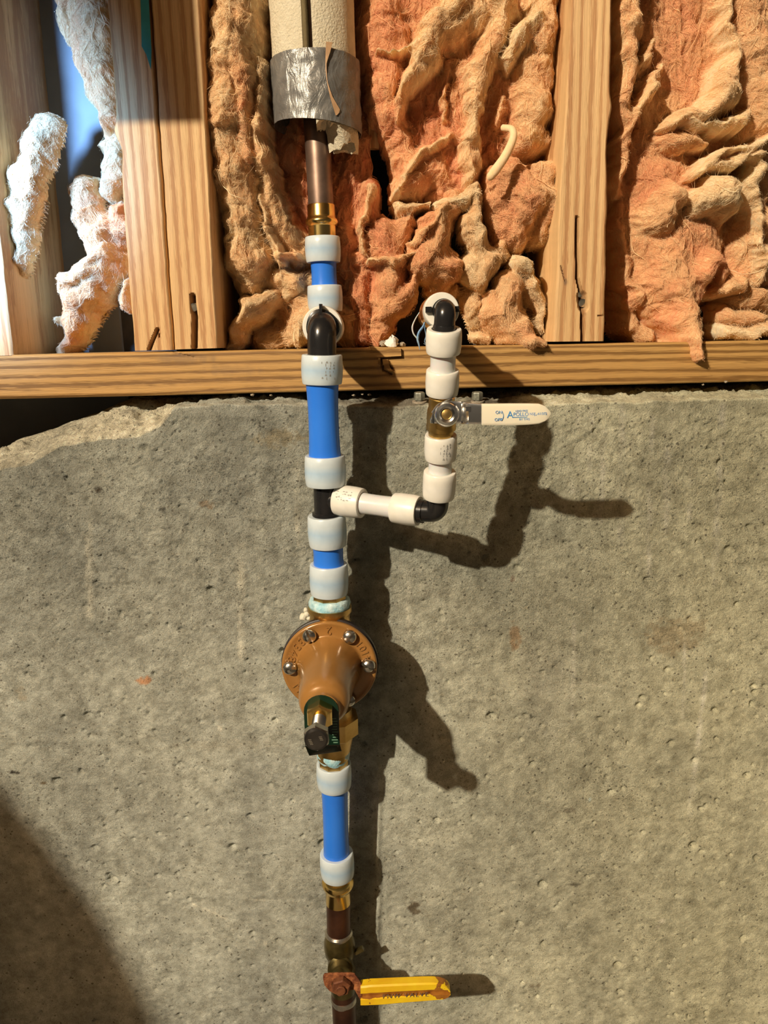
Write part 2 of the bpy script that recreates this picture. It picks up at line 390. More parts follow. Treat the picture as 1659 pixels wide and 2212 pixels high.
def spot(px, py, rx, rz, colr, amt, seed=0, streak=False):
    p = at(px, py, 0); e = ((gx-p[0])/rx)**2 + ((gz-p[2])/rz)**2 + 1.6*fbm(gx*240, gz*240, 3, seed)
    k = np.clip(1.4-e, 0, 1)*amt; k = k[..., None]*((np.arange(nr) < nf)[:, None, None])
    C[:] = C*(1-k)+np.array(colr)*k
for a in [(312, 1468, .006, .004, (.45, .20, .08), .8, 1), (1113, 1375, .005, .012, (.30, .15, .05), .6, 2), (1462, 1372, .028, .017, (.40, .31, .19), .55, 3),
          (474, 1573, .0022, .003, (.66, .64, .56), 1, 4), (574, 2037, .0018, .003, (.62, .6, .52), 1, 5), (1430, 1988, .0035, .0035, (.66, .63, .52), 1, 6), (1420, 2002, .002, .002, (.66, .63, .52), 1, 6),
          (895, 1962, .006, .007, (.10, .065, .03), .8, 7), (448, 1090, .007, .004, (.26, .17, .09), .6, 8), (210, 1055, .003, .003, (.08, .06, .04), .9, 9), (30, 1670, .005, .002, (.03, .025, .02), .95, 10),
          (95, 1692, .003, .002, (.14, .10, .05), .9, 11), (1240, 1910, .007, .0016, (.06, .05, .04), .6, 12), (1155, 2130, .006, .003, (.14, .09, .05), .6, 13), (1230, 1750, .006, .003, (.10, .08, .06), .5, 14),
          (600, 945, .02, .008, (.40, .34, .22), .7, 15), (1274, 1727, .0012, .002, (.5, .6, .6), .9, 16), (45, 1500, .005, .006, (.42, .37, .28), .6, 17), (1107, 1250, .002, .003, (.2, .1, .06), .5, 18),
          (500, 1610, .05, .006, (.34, .32, .26), .35, 19), (350, 1100, .0025, .0022, (.05, .045, .035), .9, 20), (1180, 1480, .03, .05, (.30, .29, .25), .3, 21)]: spot(*a)
for (x0, y0, x1, y1, wd) in [(880, 1220, 884, 1380, .0028), (1305, 930, 1300, 1130, .003), (1410, 900, 1400, 1250, .003), (1243, 890, 1240, 1060, .004), (1276, 885, 1274, 1010, .003), (1345, 880, 1340, 1180, .0035), (1445, 885, 1436, 1150, .004), (1502, 880, 1490, 1120, .003), (1560, 880, 1545, 1260, .004), (745, 1340, 748, 1210, .002), (520, 1180, 522, 1420, .004), (190, 1120, 195, 1330, .004), (640, 1000, 642, 1180, .003), (1525, 1450, 1490, 1760, .003), (1240, 1350, 1235, 1600, .0025), (415, 1955, 500, 1990, .0011), (1250, 1475, 1330, 1485, .0009), (1215, 1440, 1210, 1490, .001), (1480, 1380, 1475, 1550, .002), (975, 1480, 985, 1500, .0008), (490, 1940, 580, 1945, .0012)]:
    p = at(x0, y0, 0); q_ = at(x1, y1, 0); v = q_-p; L2 = (v[[0, 2]]**2).sum()
    t = np.clip(((gx-p[0])*v[0]+(gz-p[2])*v[2])/L2, 0, 1)
    dd = np.hypot(gx-p[0]-t*v[0], gz-p[2]-t*v[2])+.0006*fbm(gx*200, gz*200, 3, 3)
    k = (np.clip(1.2-dd/wd, 0, 1)*np.clip(.5+1.5*fbm(gx*150, gz*60, 3, 13), 0, 1)*.75)[..., None]*((np.arange(nr) < nf)[:, None, None])
    C[:] = C*(1-k)+np.array([.74, .72, .62])*k
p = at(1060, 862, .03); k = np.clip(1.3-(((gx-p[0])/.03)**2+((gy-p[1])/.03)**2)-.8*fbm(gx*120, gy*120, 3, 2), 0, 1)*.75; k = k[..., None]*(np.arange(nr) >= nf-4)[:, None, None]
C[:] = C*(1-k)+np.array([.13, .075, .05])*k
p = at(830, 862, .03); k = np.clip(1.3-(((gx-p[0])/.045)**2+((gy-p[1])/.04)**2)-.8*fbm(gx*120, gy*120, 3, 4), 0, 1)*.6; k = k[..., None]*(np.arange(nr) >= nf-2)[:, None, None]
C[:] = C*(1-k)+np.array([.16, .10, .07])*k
rg = np.clip(.55+.75*np.clip((gz-.93)/.2, 0, 1)+.4*fbm(gx*6, gz*6, 2, 8), .35, 1.4)
ii = np.arange(nr*nc).reshape(nr, nc)
Fq = np.stack([ii[:-1, :-1], ii[:-1, 1:], ii[1:, 1:], ii[1:, :-1]], -1).reshape(-1, 4)
mb = MB(); mb.add(G.reshape(-1, 3), Fq.tolist())
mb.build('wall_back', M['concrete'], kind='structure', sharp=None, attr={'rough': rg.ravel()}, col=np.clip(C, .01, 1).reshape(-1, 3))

mb = MB(); box(mb, (0, .168, 1.75), 3, .008, .9); wr_ = mb.build('wall_rear', M['sheath'], kind='structure')
mb = MB(); A_ = at(-75, 400, .155); B_ = at(232, 400, .155); box(mb, ((A_[0]+B_[0])/2, .157, 1.55), (B_[0]-A_[0])/2, .003, .42); mb.build('sheathing_panel', M['sheath_pale'], wr_)  # added pale panel so the bay's gaps read as bluish haze
mb = MB(); box(mb, (0, -1.6, -.01), 3, 2, .01); mb.build('floor', M['floor'], kind='structure')
mb = MB(); box(mb, (0, -1.6, 2.93), 3, 2, .01); mb.build('ceiling', M['ceil'], kind='structure')

# ---------------------------------------------------------------- timber
def plank(quad, Y, depth, step, cracks, name, mat, label, cat, stains=(), axis='Z', group=None, edges=()):
    """quad: px corners tl,tr,br,bl of the front face; front grid carved by cracks [(pts,half width px,depth m)]"""
    tl, tr, br, bl = [np.array(c, float) for c in quad]
    nu = int(max(np.hypot(*(tr-tl)), np.hypot(*(br-bl)))/step)+2; nv = int(max(np.hypot(*(bl-tl)), np.hypot(*(br-tr)))/step)+2
    u = np.linspace(0, 1, nu)[None, :, None]; v = np.linspace(0, 1, nv)[:, None, None]
    P = (tl*(1-u)+tr*u)*(1-v)+(bl*(1-u)+br*u)*v
    px, py = P[..., 0].copy(), P[..., 1].copy()
    rag = 2.2*fbm(py*.02, py*0+len(name), 4, len(label)) if axis == 'Z' else 0
    if axis == 'Z':
        uu = np.broadcast_to(np.linspace(0, 1, nu)[None], px.shape)
        px += np.where(uu < .08, rag, 0)*.8 + np.where(uu > .92, rag, 0)*.8
    for (xe, ye, r, dx) in edges:           # waney / torn outline
        px += dx*np.exp(-((py-ye)/r)**2)*np.clip(1-np.abs(px-xe)/45, 0, 1)
    dep = np.zeros_like(px); stn = np.zeros_like(px)
    for pts, hw, dp in cracks:
        for (a, b) in zip(pts[:-1], pts[1:]):
            a = np.array(a, float); b = np.array(b, float); vv = b-a
            t = np.clip(((px-a[0])*vv[0]+(py-a[1])*vv[1])/(vv@vv), 0, 1)
            dd = np.hypot(px-a[0]-t*vv[0], py-a[1]-t*vv[1])
            k = np.clip(1.25-dd/hw, 0, 1); dep = np.maximum(dep, dp*k); stn = np.maximum(stn, k*.75)
    for (sx, sy, rx, ry, am) in stains:
        stn = np.maximum(stn, am*np.clip(1.3-((px-sx)/rx)**2-((py-sy)/ry)**2+1.2*fbm(px*.08, py*.03, 3, 5), 0, 1))
    W = at_v(px, py, Y).reshape(nv, nu, 3); W[..., 1] += dep
    # eased long edges
    if axis == 'Z': W[:, [0, -1], 1] += .002; W[:, [1, -2], 1] += .0006
    else: W[[0, -1], :, 1] += .002; W[[1, -2], :, 1] += .0006
    ii = np.arange(nu*nv).reshape(nv, nu)
    Fc = np.stack([ii[:-1, :-1], ii[1:, :-1], ii[1:, 1:], ii[:-1, 1:]], -1).reshape(-1, 4).tolist()
    ring = list(ii[0, :]) + list(ii[1:, -1]) + list(ii[-1, -2::-1]) + list(ii[-2:0:-1, 0])
    V = W.reshape(-1, 3); Bk = V[ring].copy(); Bk[:, 1] = Y+depth; n0 = len(V); m_ = len(ring)
    Fc += [(ring[i], ring[(i+1) % m_], n0+(i+1) % m_, n0+i) for i in range(m_)]
    Fc.append(tuple(n0+i for i in range(m_)))
    mb = MB(); mb.add(np.vstack([V, Bk]), Fc)
    return mb.build(name, mat, None, label, cat, group, attr={'stain': np.concatenate([stn.ravel(), np.zeros(m_)])}, sharp=35)
SY = .024
def nail(px, py, Y, parent, r=9):
    mb = MB(); p = at(px, py, Y); dirn = nrm((.05, -1, -.35)); rr = mm(r, p)
    lathe(mb, p-dirn*.012, dirn, [(0, rr*.35), (.0095, rr*.35), (.010, rr), (.0118, rr), (.012, rr*.7)], 14)
    return mb.build('nail', M['steel'], parent)
s1 = plank([(163.6, -900), (257.3, -900), (373, 756), (290, 758)], SY, .14, 2.4, [([(340, 712), (330, 735), (322, 756)], 4, .006), ([(344, 720), (344, 728)], 1.6, .003)], 'wall_stud', M['stud'],
      'pale pine wall stud with teal paint mark, outer one of the doubled pair', 'stud', edges=[(250, 285, 22, -9), (258, 330, 40, 6)], group=None)
s2 = plank([(266.7, -900), (386.7, -900), (470, 752), (377, 755)], SY+.001, .14, 2.4, [([(416, 640), (417, 660), (421, 685), (420, 750)], 6, .009)], 'wall_stud', M['stud'],
      'pine wall stud with bent nail in a split, inner one of the doubled pair', 'stud', edges=[])
s3 = plank([(1283.4, -900), (1343.3, -900), (1305, 737), (1194, 738)], SY, .14, 2.4, [([(1246, 470), (1247, 600), (1256, 640), (1258, 664), (1258, 737)], 3.4, .010), ([(1257, 640), (1260, 662)], 10, .008), ([(1212, 575), (1221, 606)], 1.5, .002), ([(1292, 682), (1305, 681)], 1.5, .002)], 'wall_stud', M['stud'],
      'single rough pine wall stud with long dark split between two insulation bays', 'stud', edges=[(1235, 420, 130, -6), (1195, 700, 60, 0), (1320, 230, 24, 5), (1314, 330, 50, -4)], stains=[(1221, 608, 5, 8, .8)])
s4 = plank([(-249.6, -900), (-158.1, -900), (27, 768), (-70, 770)], SY, .14, 3, [], 'wall_stud', M['stud'], 'pine wall stud only a sliver of which shows at the edge above the sill', 'stud')
nail(418, 664, SY+.004, s2); nail(1259, 655, SY+.004, s3, 9); nail(1256, 636, SY+.006, s3, 8)
# teal paint mark on the first stud: a thin coat
mb = MB(); q_ = [(302, -60), (318, -60), (327, 110), (326, 150), (316, 118), (306, 100)]
Wq = [at(x, y, SY-.0006) for x, y in q_]; mb.add(Wq+[w_+np.array([0, .0006, 0]) for w_ in Wq], [(0, 1, 2, 3, 4, 5)] + [(i, (i+1) % 6, 6+(i+1) % 6, 6+i) for i in range(6)])
mb.build('paint_mark', M['teal'], s1, 'teal paint')
sill = plank([(-420, 775), (2080, 727), (2080, 814), (-420, 872)], SY, .11, 2.6,
      [([(846, 770), (866, 768)], 2, .003), ([(824, 775), (828, 800), (845, 808)], 2.2, .004), ([(838, 790), (850, 798)], 2, .003), ([(372, 760), (420, 772)], 1.5, .001)], 'sill_plate', M['sill'],
      'long horizontal treated timber sill plate lying on top of the concrete wall', 'timber', axis='X', stains=[(400, 775, 70, 10, .4), (500, 800, 60, 12, .25), (825, 790, 10, 14, .3)])
# splintered chips proud of the sill face
def chip(pts, Y, th, mat, name, parent=None, label=None, cat=None):
    mb = MB(); n = len(pts); Fr = [at(x, y, Y) for x, y in pts]; B = [f_+np.array([0, th, 0]) for f_ in Fr]
    mb.add(Fr+B, [tuple(range(n-1, -1, -1)), tuple(n+i for i in range(n))]+[(i, (i+1) % n, n+(i+1) % n, n+i) for i in range(n)])
    return mb.build(name, mat, parent, label, cat)
chip([(796, 748), (866, 752), (867, 769), (850, 770), (815, 772), (806, 760)], SY-.004, .005, M['sill'], 'splinter', sill)
chip([(817, 773), (822, 773), (821, 790), (817, 786)], SY-.003, .004, M['sill'], 'splinter', sill)
chip([(826, 776), (838, 776), (842, 792), (848, 802), (838, 800), (828, 788)], SY-.003, .004, M['sill'], 'splinter', sill)
# lath behind the foam sleeve
mb = MB(); A = at(804, 165, .11); B = at(808, 322, .11); dv = nrm(B-A)
box(mb, (A+B)/2, mm(11, A), .004, np.linalg.norm(B-A)/2, [nrm((1, 0, 0)), (0, 1, 0), -dv]); mb.build('wood_lath', M['stud'], None, 'narrow brown wood lath standing behind the taped foam sleeve', 'lath', attr=None)

# ================================================================ INSULATION
BASE = .142
def batt(name, label, strokes, bbox, seed, group='pieces of pink fiberglass insulation', step=2.1, fibres=2500, base=BASE, warp=9, thr=9):
    x0, y0, x1, y1 = bbox
    px, py = np.meshgrid(np.arange(x0, x1+.1, step), np.arange(y0, y1+.1, step))
    wx = px + warp*2*fbm(px*.018, py*.018, 4, seed); wy = py + warp*2*fbm(px*.018+40, py*.018, 4, seed+5)
    H = np.full(px.shape, -40.0); T = np.zeros_like(px); AL = np.zeros_like(px); AC = np.zeros_like(px); DX = np.zeros_like(px); DY = np.ones_like(px); WM = np.full(px.shape, 40.0); HP = np.zeros_like(px)
    for si, (pts, tint) in enumerate(strokes):
        off = si*211.0; acc = 0
        if len(pts) == 1: pts = [pts[0], (pts[0][0]+.1, pts[0][1]+1, pts[0][2], pts[0][3])]
        for a, b in zip(pts[:-1], pts[1:]):
            ax, ay, aw, ah = a; bx, by, bw, bh = b; vx, vy = bx-ax, by-ay; L = math.hypot(vx, vy)
            t = np.clip(((wx-ax)*vx+(wy-ay)*vy)/(L*L), 0, 1); ex = wx-ax-t*vx; ey = wy-ay-t*vy
            dd = np.hypot(ex, ey); w_ = (aw+(bw-aw)*t)*1.1+3; h_ = ah+(bh-ah)*t
            q = dd/w_; hh = np.where(q < 1, h_*np.sqrt(np.clip(1-q*q, 0, 1))**.8 - 6*q, h_*-.3-30*(q-1))
            sgn = np.sign(ex*vy-ey*vx); upd = hh > H
            kk = 15.0+14*np.clip((26-w_)/20, 0, 1); mixw = np.clip(.5+.5*(hh-H)/kk, 0, 1)
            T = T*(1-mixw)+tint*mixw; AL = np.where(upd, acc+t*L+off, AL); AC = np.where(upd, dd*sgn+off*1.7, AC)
            WM = np.where(upd, w_, WM); HP = np.where(upd, h_, HP); DX = np.where(upd, vx/L, DX); DY = np.where(upd, vy/L, DY); H = np.where(H > -30, H*(1-mixw)+hh*mixw+kk*mixw*(1-mixw), np.maximum(H, hh)); acc += L
    amp = np.clip(H/40, 0, 1)
    # drawn-out wisps along each strand + crumpled folds
    fl = fbm(AL*.007+1.5*fbm(px*.01, py*.01, 2, seed+60), AC*.07, 4, seed+9, .55)
    fold = fbm(px*.016+2.2*fbm(px*.010, py*.010, 2, seed+3), py*.016+2.2*fbm(px*.010, py*.010, 2, seed+4), 3, seed+11, .36)
    ridge = 1-2*np.abs(fbm(px*.03+1.5*fbm(px*.02, py*.02, 2, seed+71), py*.022+1.5*fbm(px*.02, py*.02, 2, seed+72), 3, seed+15))
    H2 = H + amp*np.clip(WM/48, .22, 1)*(3.6*fl + 9*fold + 2.2*(ridge-.6)) + amp*.5*fbm(px*.16, py*.16, 3, seed+21)
    keep = H2 > np.maximum(thr, .34*HP)-5*fbm(px*.1, py*.1, 3, seed+31)
    hk = np.pad(np.where(keep, H2, -99.0), 1, constant_values=-99.0); nb = np.max([hk[1+a:hk.shape[0]-1+a, 1+b:hk.shape[1]-1+b] for a in (-1, 0, 1) for b in (-1, 0, 1)], axis=0)
    H2 = np.where(keep, H2, np.where(nb > -50, np.maximum(nb-2.2, 1), np.clip(H2, 1, thr)))
    Y = base - H2/1000.0
    W = at_v(px, py, base-np.percentile(H2[keep], 70)/1000).reshape(*px.shape, 3)      # laid out in one wall-parallel sheet, then raised towards the room
    W[..., 1] = Y
    # gentle sideways overhang so lumps roll over
    W[..., 0] += .004*amp*fbm(px*.03, py*.03, 3, seed+41); W[..., 2] += .005*amp*fbm(px*.03, py*.03, 3, seed+42) - .0000*H2
    nv, nu = px.shape; ii = np.arange(nu*nv).reshape(nv, nu)
    kq = keep[:-1, :-1] | keep[1:, :-1] | keep[:-1, 1:] | keep[1:, 1:]
    Fc = np.stack([ii[:-1, :-1], ii[1:, :-1], ii[1:, 1:], ii[:-1, 1:]], -1)[kq]
    used = np.unique(Fc); remap = np.full(nu*nv, -1); remap[used] = np.arange(len(used))
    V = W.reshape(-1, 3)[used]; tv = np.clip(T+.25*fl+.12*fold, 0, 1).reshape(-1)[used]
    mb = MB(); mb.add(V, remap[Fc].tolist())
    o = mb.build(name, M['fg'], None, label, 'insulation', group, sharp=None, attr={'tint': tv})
    sa = o.data.attributes.new('strand', 'FLOAT_VECTOR', 'POINT'); sa.data.foreach_set('vector', np.stack([AL, AC, AL*0], -1).reshape(-1, 3)[used].astype(np.float32).ravel())
    # loose fibres lying on the surface
    if fibres:
        fibres *= 8
        sel = RNG.choice(len(used), fibres); K = 9
        idx = used[sel]; iy, ix = np.divmod(idx, nu)
        P = np.zeros((fibres, K, 3)); cx = ix.astype(float); cy = iy.astype(float)
        ang = np.arctan2(DY.reshape(-1)[idx], DX.reshape(-1)[idx]) + RNG.normal(0, .75, fibres); curl = RNG.normal(0, .2, fibres)
        lng = RNG.uniform(2.0, 7.5, fibres); lift = RNG.exponential(.0005, fibres)+.00005; wisp = RNG.random(fibres) < .03; lng = np.where(wisp, lng*RNG.uniform(1.5, 3.2, fibres), lng); ang = np.where(wisp, np.arctan2(DY.reshape(-1)[idx], DX.reshape(-1)[idx])+RNG.normal(0, .35, fibres), ang); curl = np.where(wisp, curl*.6, curl)
        Wf = W.copy()
        for k in range(K):
            jx = np.clip(np.rint(cx).astype(int), 0, nu-1); jy = np.clip(np.rint(cy).astype(int), 0, nv-1)
            ok = keep[jy, jx] if k else np.ones(fibres, bool)
            Q = Wf[jy, jx].copy()
            fx = (cx-jx)[:, None]; fy = (cy-jy)[:, None]
            jx2 = np.clip(jx+1, 0, nu-1); jy2 = np.clip(jy+1, 0, nv-1)
            Q += fx*(Wf[jy, jx2]-Wf[jy, jx]) + fy*(Wf[jy2, jx]-Wf[jy, jx])
            Q[:, 1] -= lift*(1+1.8*abs(k-4)/4*RNG.uniform(.3, 1, fibres))
            if k:
                st = Q-P[:, k-1]; ln = np.linalg.norm(st, axis=1); bad = (~ok) | (ln > .008)
                Q[bad] = P[bad, k-1] + (P[bad, k-1]-P[bad, max(k-2, 0)])*.25 + np.array([0, 0, -.0001])
            P[:, k] = Q
            ang = ang+curl; cx = cx+np.cos(ang)*lng/1.6; cy = cy+np.sin(ang)*lng/1.6
        hc = bpy.data.hair_curves.new('fibre_fuzz'); hc.add_curves([K]*fibres)
        cen = WL[o.name]
        hc.attributes['position'].data.foreach_set('vector', (P-cen).astype(np.float32).ravel())
        ra = hc.attributes.new('radius', 'FLOAT', 'POINT'); prof = np.array([.3, .7, .95, 1, 1, .95, .85, .5, .1])
        ra.data.foreach_set('value', (np.where(wisp, RNG.uniform(.0001, .00034, fibres), RNG.uniform(.00004, .0001, fibres))[:, None]*prof).astype(np.float32).ravel())
        ta = hc.attributes.new('tint', 'FLOAT', 'CURVE'); ta.data.foreach_set('value', np.clip(tv[sel]+RNG.uniform(-.1, .22, fibres), 0, 1).astype(np.float32))
        hc.materials.append(M['fuzz'])
        ho = bpy.data.objects.new('fibre_fuzz', hc); COL.objects.link(ho); ho.parent = o; ho['kind'] = 'stuff'
    return o

batt('fiberglass_batt', 'upper torn batt in the bay left of the doubled studs', [
    ([(200, -430, 80, 70), (195, 60, 66, 75), (205, 160, 50, 72), (222, 240, 32, 66)], .5),
    ([(215, 290, 34, 44), (222, 350, 34, 46), (205, 400, 26, 40)], .75), ([(120, -430, 50, 50), (110, 20, 26, 44)], .5),
    ], (40, -400, 262, 470), 101, fibres=1500)
batt('fiberglass_tuft', 'pale hanging tuft tapering to a point in the bay left of the doubled studs', [
    ([(78, 262, 34, 34), (62, 310, 38, 40), (46, 375, 36, 42), (40, 445, 30, 42), (38, 510, 22, 38), (34, 555, 12, 32), (32, 590, 5, 26)], .8),
    ([(70, 340, 14, 42), (64, 420, 15, 42), (54, 480, 12, 38)], .65), ([(16, 400, 18, 32), (14, 470, 16, 34), (24, 520, 12, 30)], .7),
    ], (-90, 170, 160, 660), 117, warp=5, base=.082, thr=5, fibres=900)
batt('fiberglass_tuft', 'ragged trailing tuft low beside the outer doubled stud, above the sill', [
    ([(150, 400, 34, 55), (165, 460, 34, 60), (205, 500, 42, 62), (215, 560, 42, 64), (185, 600, 44, 72), (170, 640, 46, 76), (150, 700, 28, 70), (130, 740, 22, 62), (120, 765, 22, 55)], .55),
    ([(225, 540, 22, 70), (185, 585, 20, 82), (150, 600, 18, 80), (135, 630, 14, 70)], .7),
    ([(240, 450, 26, 60), (255, 490, 20, 58)], .3), ([(255, 600, 14, 50), (250, 650, 16, 50)], .6), ([(115, 690, 10, 60)], .7)
    ], (80, 350, 285, 775), 131, fibres=1200)
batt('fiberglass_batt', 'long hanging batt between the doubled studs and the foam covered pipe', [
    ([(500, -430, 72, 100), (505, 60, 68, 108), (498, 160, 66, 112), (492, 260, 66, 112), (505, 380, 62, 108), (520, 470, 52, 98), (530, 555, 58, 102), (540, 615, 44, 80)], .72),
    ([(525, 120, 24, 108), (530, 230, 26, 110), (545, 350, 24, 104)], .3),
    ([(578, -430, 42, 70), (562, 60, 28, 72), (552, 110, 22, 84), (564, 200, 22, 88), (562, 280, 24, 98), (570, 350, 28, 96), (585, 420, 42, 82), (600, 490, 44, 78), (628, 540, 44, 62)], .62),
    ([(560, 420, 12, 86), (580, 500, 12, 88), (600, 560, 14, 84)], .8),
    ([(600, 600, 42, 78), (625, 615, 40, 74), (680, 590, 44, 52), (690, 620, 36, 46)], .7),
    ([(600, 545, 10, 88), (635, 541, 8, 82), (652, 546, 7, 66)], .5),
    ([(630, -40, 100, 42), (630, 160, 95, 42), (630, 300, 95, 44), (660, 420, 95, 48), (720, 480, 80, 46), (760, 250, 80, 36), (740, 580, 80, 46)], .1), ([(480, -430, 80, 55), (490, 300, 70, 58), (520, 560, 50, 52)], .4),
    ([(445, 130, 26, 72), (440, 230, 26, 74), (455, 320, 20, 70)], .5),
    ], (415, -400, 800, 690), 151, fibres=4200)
batt('fiberglass_tuft', 'yellowish clump resting on the sill left of the main riser elbow', [
    ([(500, 745, 24, 80), (512, 712, 22, 86), (545, 675, 40, 96), (575, 650, 34, 90)], .7),
    ([(600, 640, 46, 62), (620, 690, 46, 54), (610, 745, 36, 52)], .4),
    ([(565, 740, 44, 58), (610, 735, 40, 58)], .6),
    ([(660, 680, 44, 78), (650, 735, 38, 76), (690, 740, 30, 66)], .85),
    ([(640, 645, 40, 66), (690, 660, 40, 60), (740, 690, 45, 50), (760, 735, 30, 44)], .5),
    ], (468, 590, 810, 768), 163, fibres=1600)
batt('fiberglass_batt', 'large ragged batt with twisted strands filling the middle bay, left of single stud', [
    ([(1000, -430, 240, 56), (1010, 120, 225, 58), (1020, 260, 190, 56), (1010, 390, 150, 50)], .16),
    ([(820, -430, 66, 64), (830, 60, 58, 68), (838, 170, 52, 72), (845, 250, 42, 70), (858, 300, 26, 62), (880, 350, 34, 66), (880, 400, 44, 66)], .25),
    ([(778, -430, 36, 36), (785, 80, 36, 38), (790, 170, 30, 36)], .1),
    ([(1010, 20, 66, 86), (950, 80, 58, 94), (912, 130, 38, 96), (885, 185, 20, 94), (866, 230, 13, 88), (852, 268, 6, 80)], .62),
    ([(950, -430, 90, 66), (1090, -60, 100, 72)], .3),
    ([(1085, 20, 44, 86), (1062, 100, 34, 92), (1035, 160, 28, 94), (1026, 230, 24, 92), (1018, 310, 24, 90), (1010, 390, 26, 88)], .68),
    ([(970, 180, 90, 48), (945, 290, 92, 52), (985, 380, 80, 56)], .1),
    ([(1085, 210, 50, 56), (1080, 320, 50, 50)], .12),
    ([(1190, -430, 40, 84), (1172, 60, 42, 92), (1150, 150, 52, 88), (1160, 230, 48, 88), (1140, 290, 46, 78), (1180, 300, 30, 70)], .58),
    ([(1212, 20, 24, 60), (1210, 130, 22, 66), (1212, 230, 20, 64), (1205, 300, 22, 56)], .3),
    ([(1148, 60, 24, 99), (1115, 110, 26, 99), (1085, 138, 16, 92)], .95),
    ([(966, 185, 5, 66), (962, 215, 5, 70), (960, 262, 5, 66)], .7),
    ([(1090, 205, 5, 68), (1082, 260, 6, 68)], .6),
    ([(862, 415, 12, 80), (885, 362, 12, 84), (925, 325, 14, 80), (965, 300, 14, 74)], .7),
    ([(820, 127, 4, 76), (850, 132, 5, 80), (890, 118, 6, 84)], .8),
    ([(930, 350, 52, 72), (900, 380, 40, 74)], .2),
    ], (752, -400, 1240, 452), 177, fibres=5200)
batt('fiberglass_tuft', 'deep pink folded flap hanging between the main riser and the dark gap', [
    ([(800, 395, 24, 56), (795, 460, 34, 60), (830, 510, 48, 74), (850, 570, 46, 78), (845, 620, 40, 80), (830, 680, 30, 72), (818, 735, 18, 60)], .18),
    ([(900, 600, 14, 82), (875, 640, 30, 84), (845, 670, 26, 80)], .4),
    ([(785, 560, 44, 50), (772, 650, 40, 50), (775, 720, 32, 46)], .05),
    ([(806, 410, 8, 76), (786, 465, 7, 80), (790, 540, 6, 72)], .8),
    ([(806, 566, 8, 90), (850, 573, 10, 92), (902, 566, 9, 88)], .65),
    ([(868, 432, 16, 66), (920, 440, 11, 70)], .7), ([(885, 470, 30, 64), (860, 520, 26, 70)], .3),
    ], (742, 385, 925, 770), 191, fibres=2200)
batt('fiberglass_tuft', 'rounded orange lump hanging above the dark gap behind the small valve', [
    ([(985, 430, 34, 80), (950, 480, 46, 94), (925, 545, 54, 102), (975, 575, 46, 92), (950, 610, 30, 66)], .33),
    ([(965, 440, 14, 98), (915, 500, 12, 100), (885, 522, 10, 90)], .6),
    ], (868, 405, 1030, 648), 203, fibres=1300)
batt('fiberglass_tuft', 'cream twisted strand lump ending in a curl beside the rounded orange lump', [
    ([(945, 428, 14, 84), (1000, 425, 22, 92), (1035, 420, 20, 96)], .85),
    ([(1032, 400, 20, 92), (1026, 470, 22, 102), (1032, 520, 26, 106), (1055, 560, 38, 106), (1045, 600, 28, 96), (1010, 570, 26, 92)], .72),
    ([(1085, 530, 24, 92), (1095, 560, 20, 84)], .5),
    ], (925, 375, 1125, 635), 211, fibres=1400)
batt('fiberglass_batt', 'big smooth orange lump pressed against the left side of the single stud', [
    ([(1110, 370, 60, 92), (1140, 430, 78, 106), (1120, 490, 50, 92)], .3), ([(1180, 370, 46, 98), (1190, 430, 42, 98), (1185, 495, 34, 86)], .5),
    ([(1085, 440, 40, 86), (1090, 500, 30, 76)], .2)], (1035, 320, 1235, 545), 223, fibres=1700)
batt('fiberglass_tuft', 'crumpled pinkish clump drooping over the sill left of the single stud', [
    ([(1134, 572, 30, 112), (1150, 585, 20, 110)], .9), ([(1105, 620, 46, 108), (1095, 680, 52, 112), (1120, 715, 42, 120), (1140, 740, 24, 128), (1165, 748, 10, 128)], .5),
    ([(1160, 620, 34, 104), (1176, 670, 22, 92), (1182, 720, 16, 84)], .75), ([(1060, 640, 16, 96), (1070, 690, 26, 104)], .4)],
    (1035, 535, 1205, 770), 233, warp=7, fibres=1500)
batt('fiberglass_tuft', 'small cream wad low in the dark gap right of the black half inch elbow', [
    ([(1028, 618, 26, 66), (1020, 660, 26, 66), (1040, 690, 20, 62)], .75), ([(1046, 728, 18, 58), (1060, 740, 12, 60)], .6), ([(985, 622, 14, 60)], .6)], (968, 595, 1075, 758), 241, fibres=450)
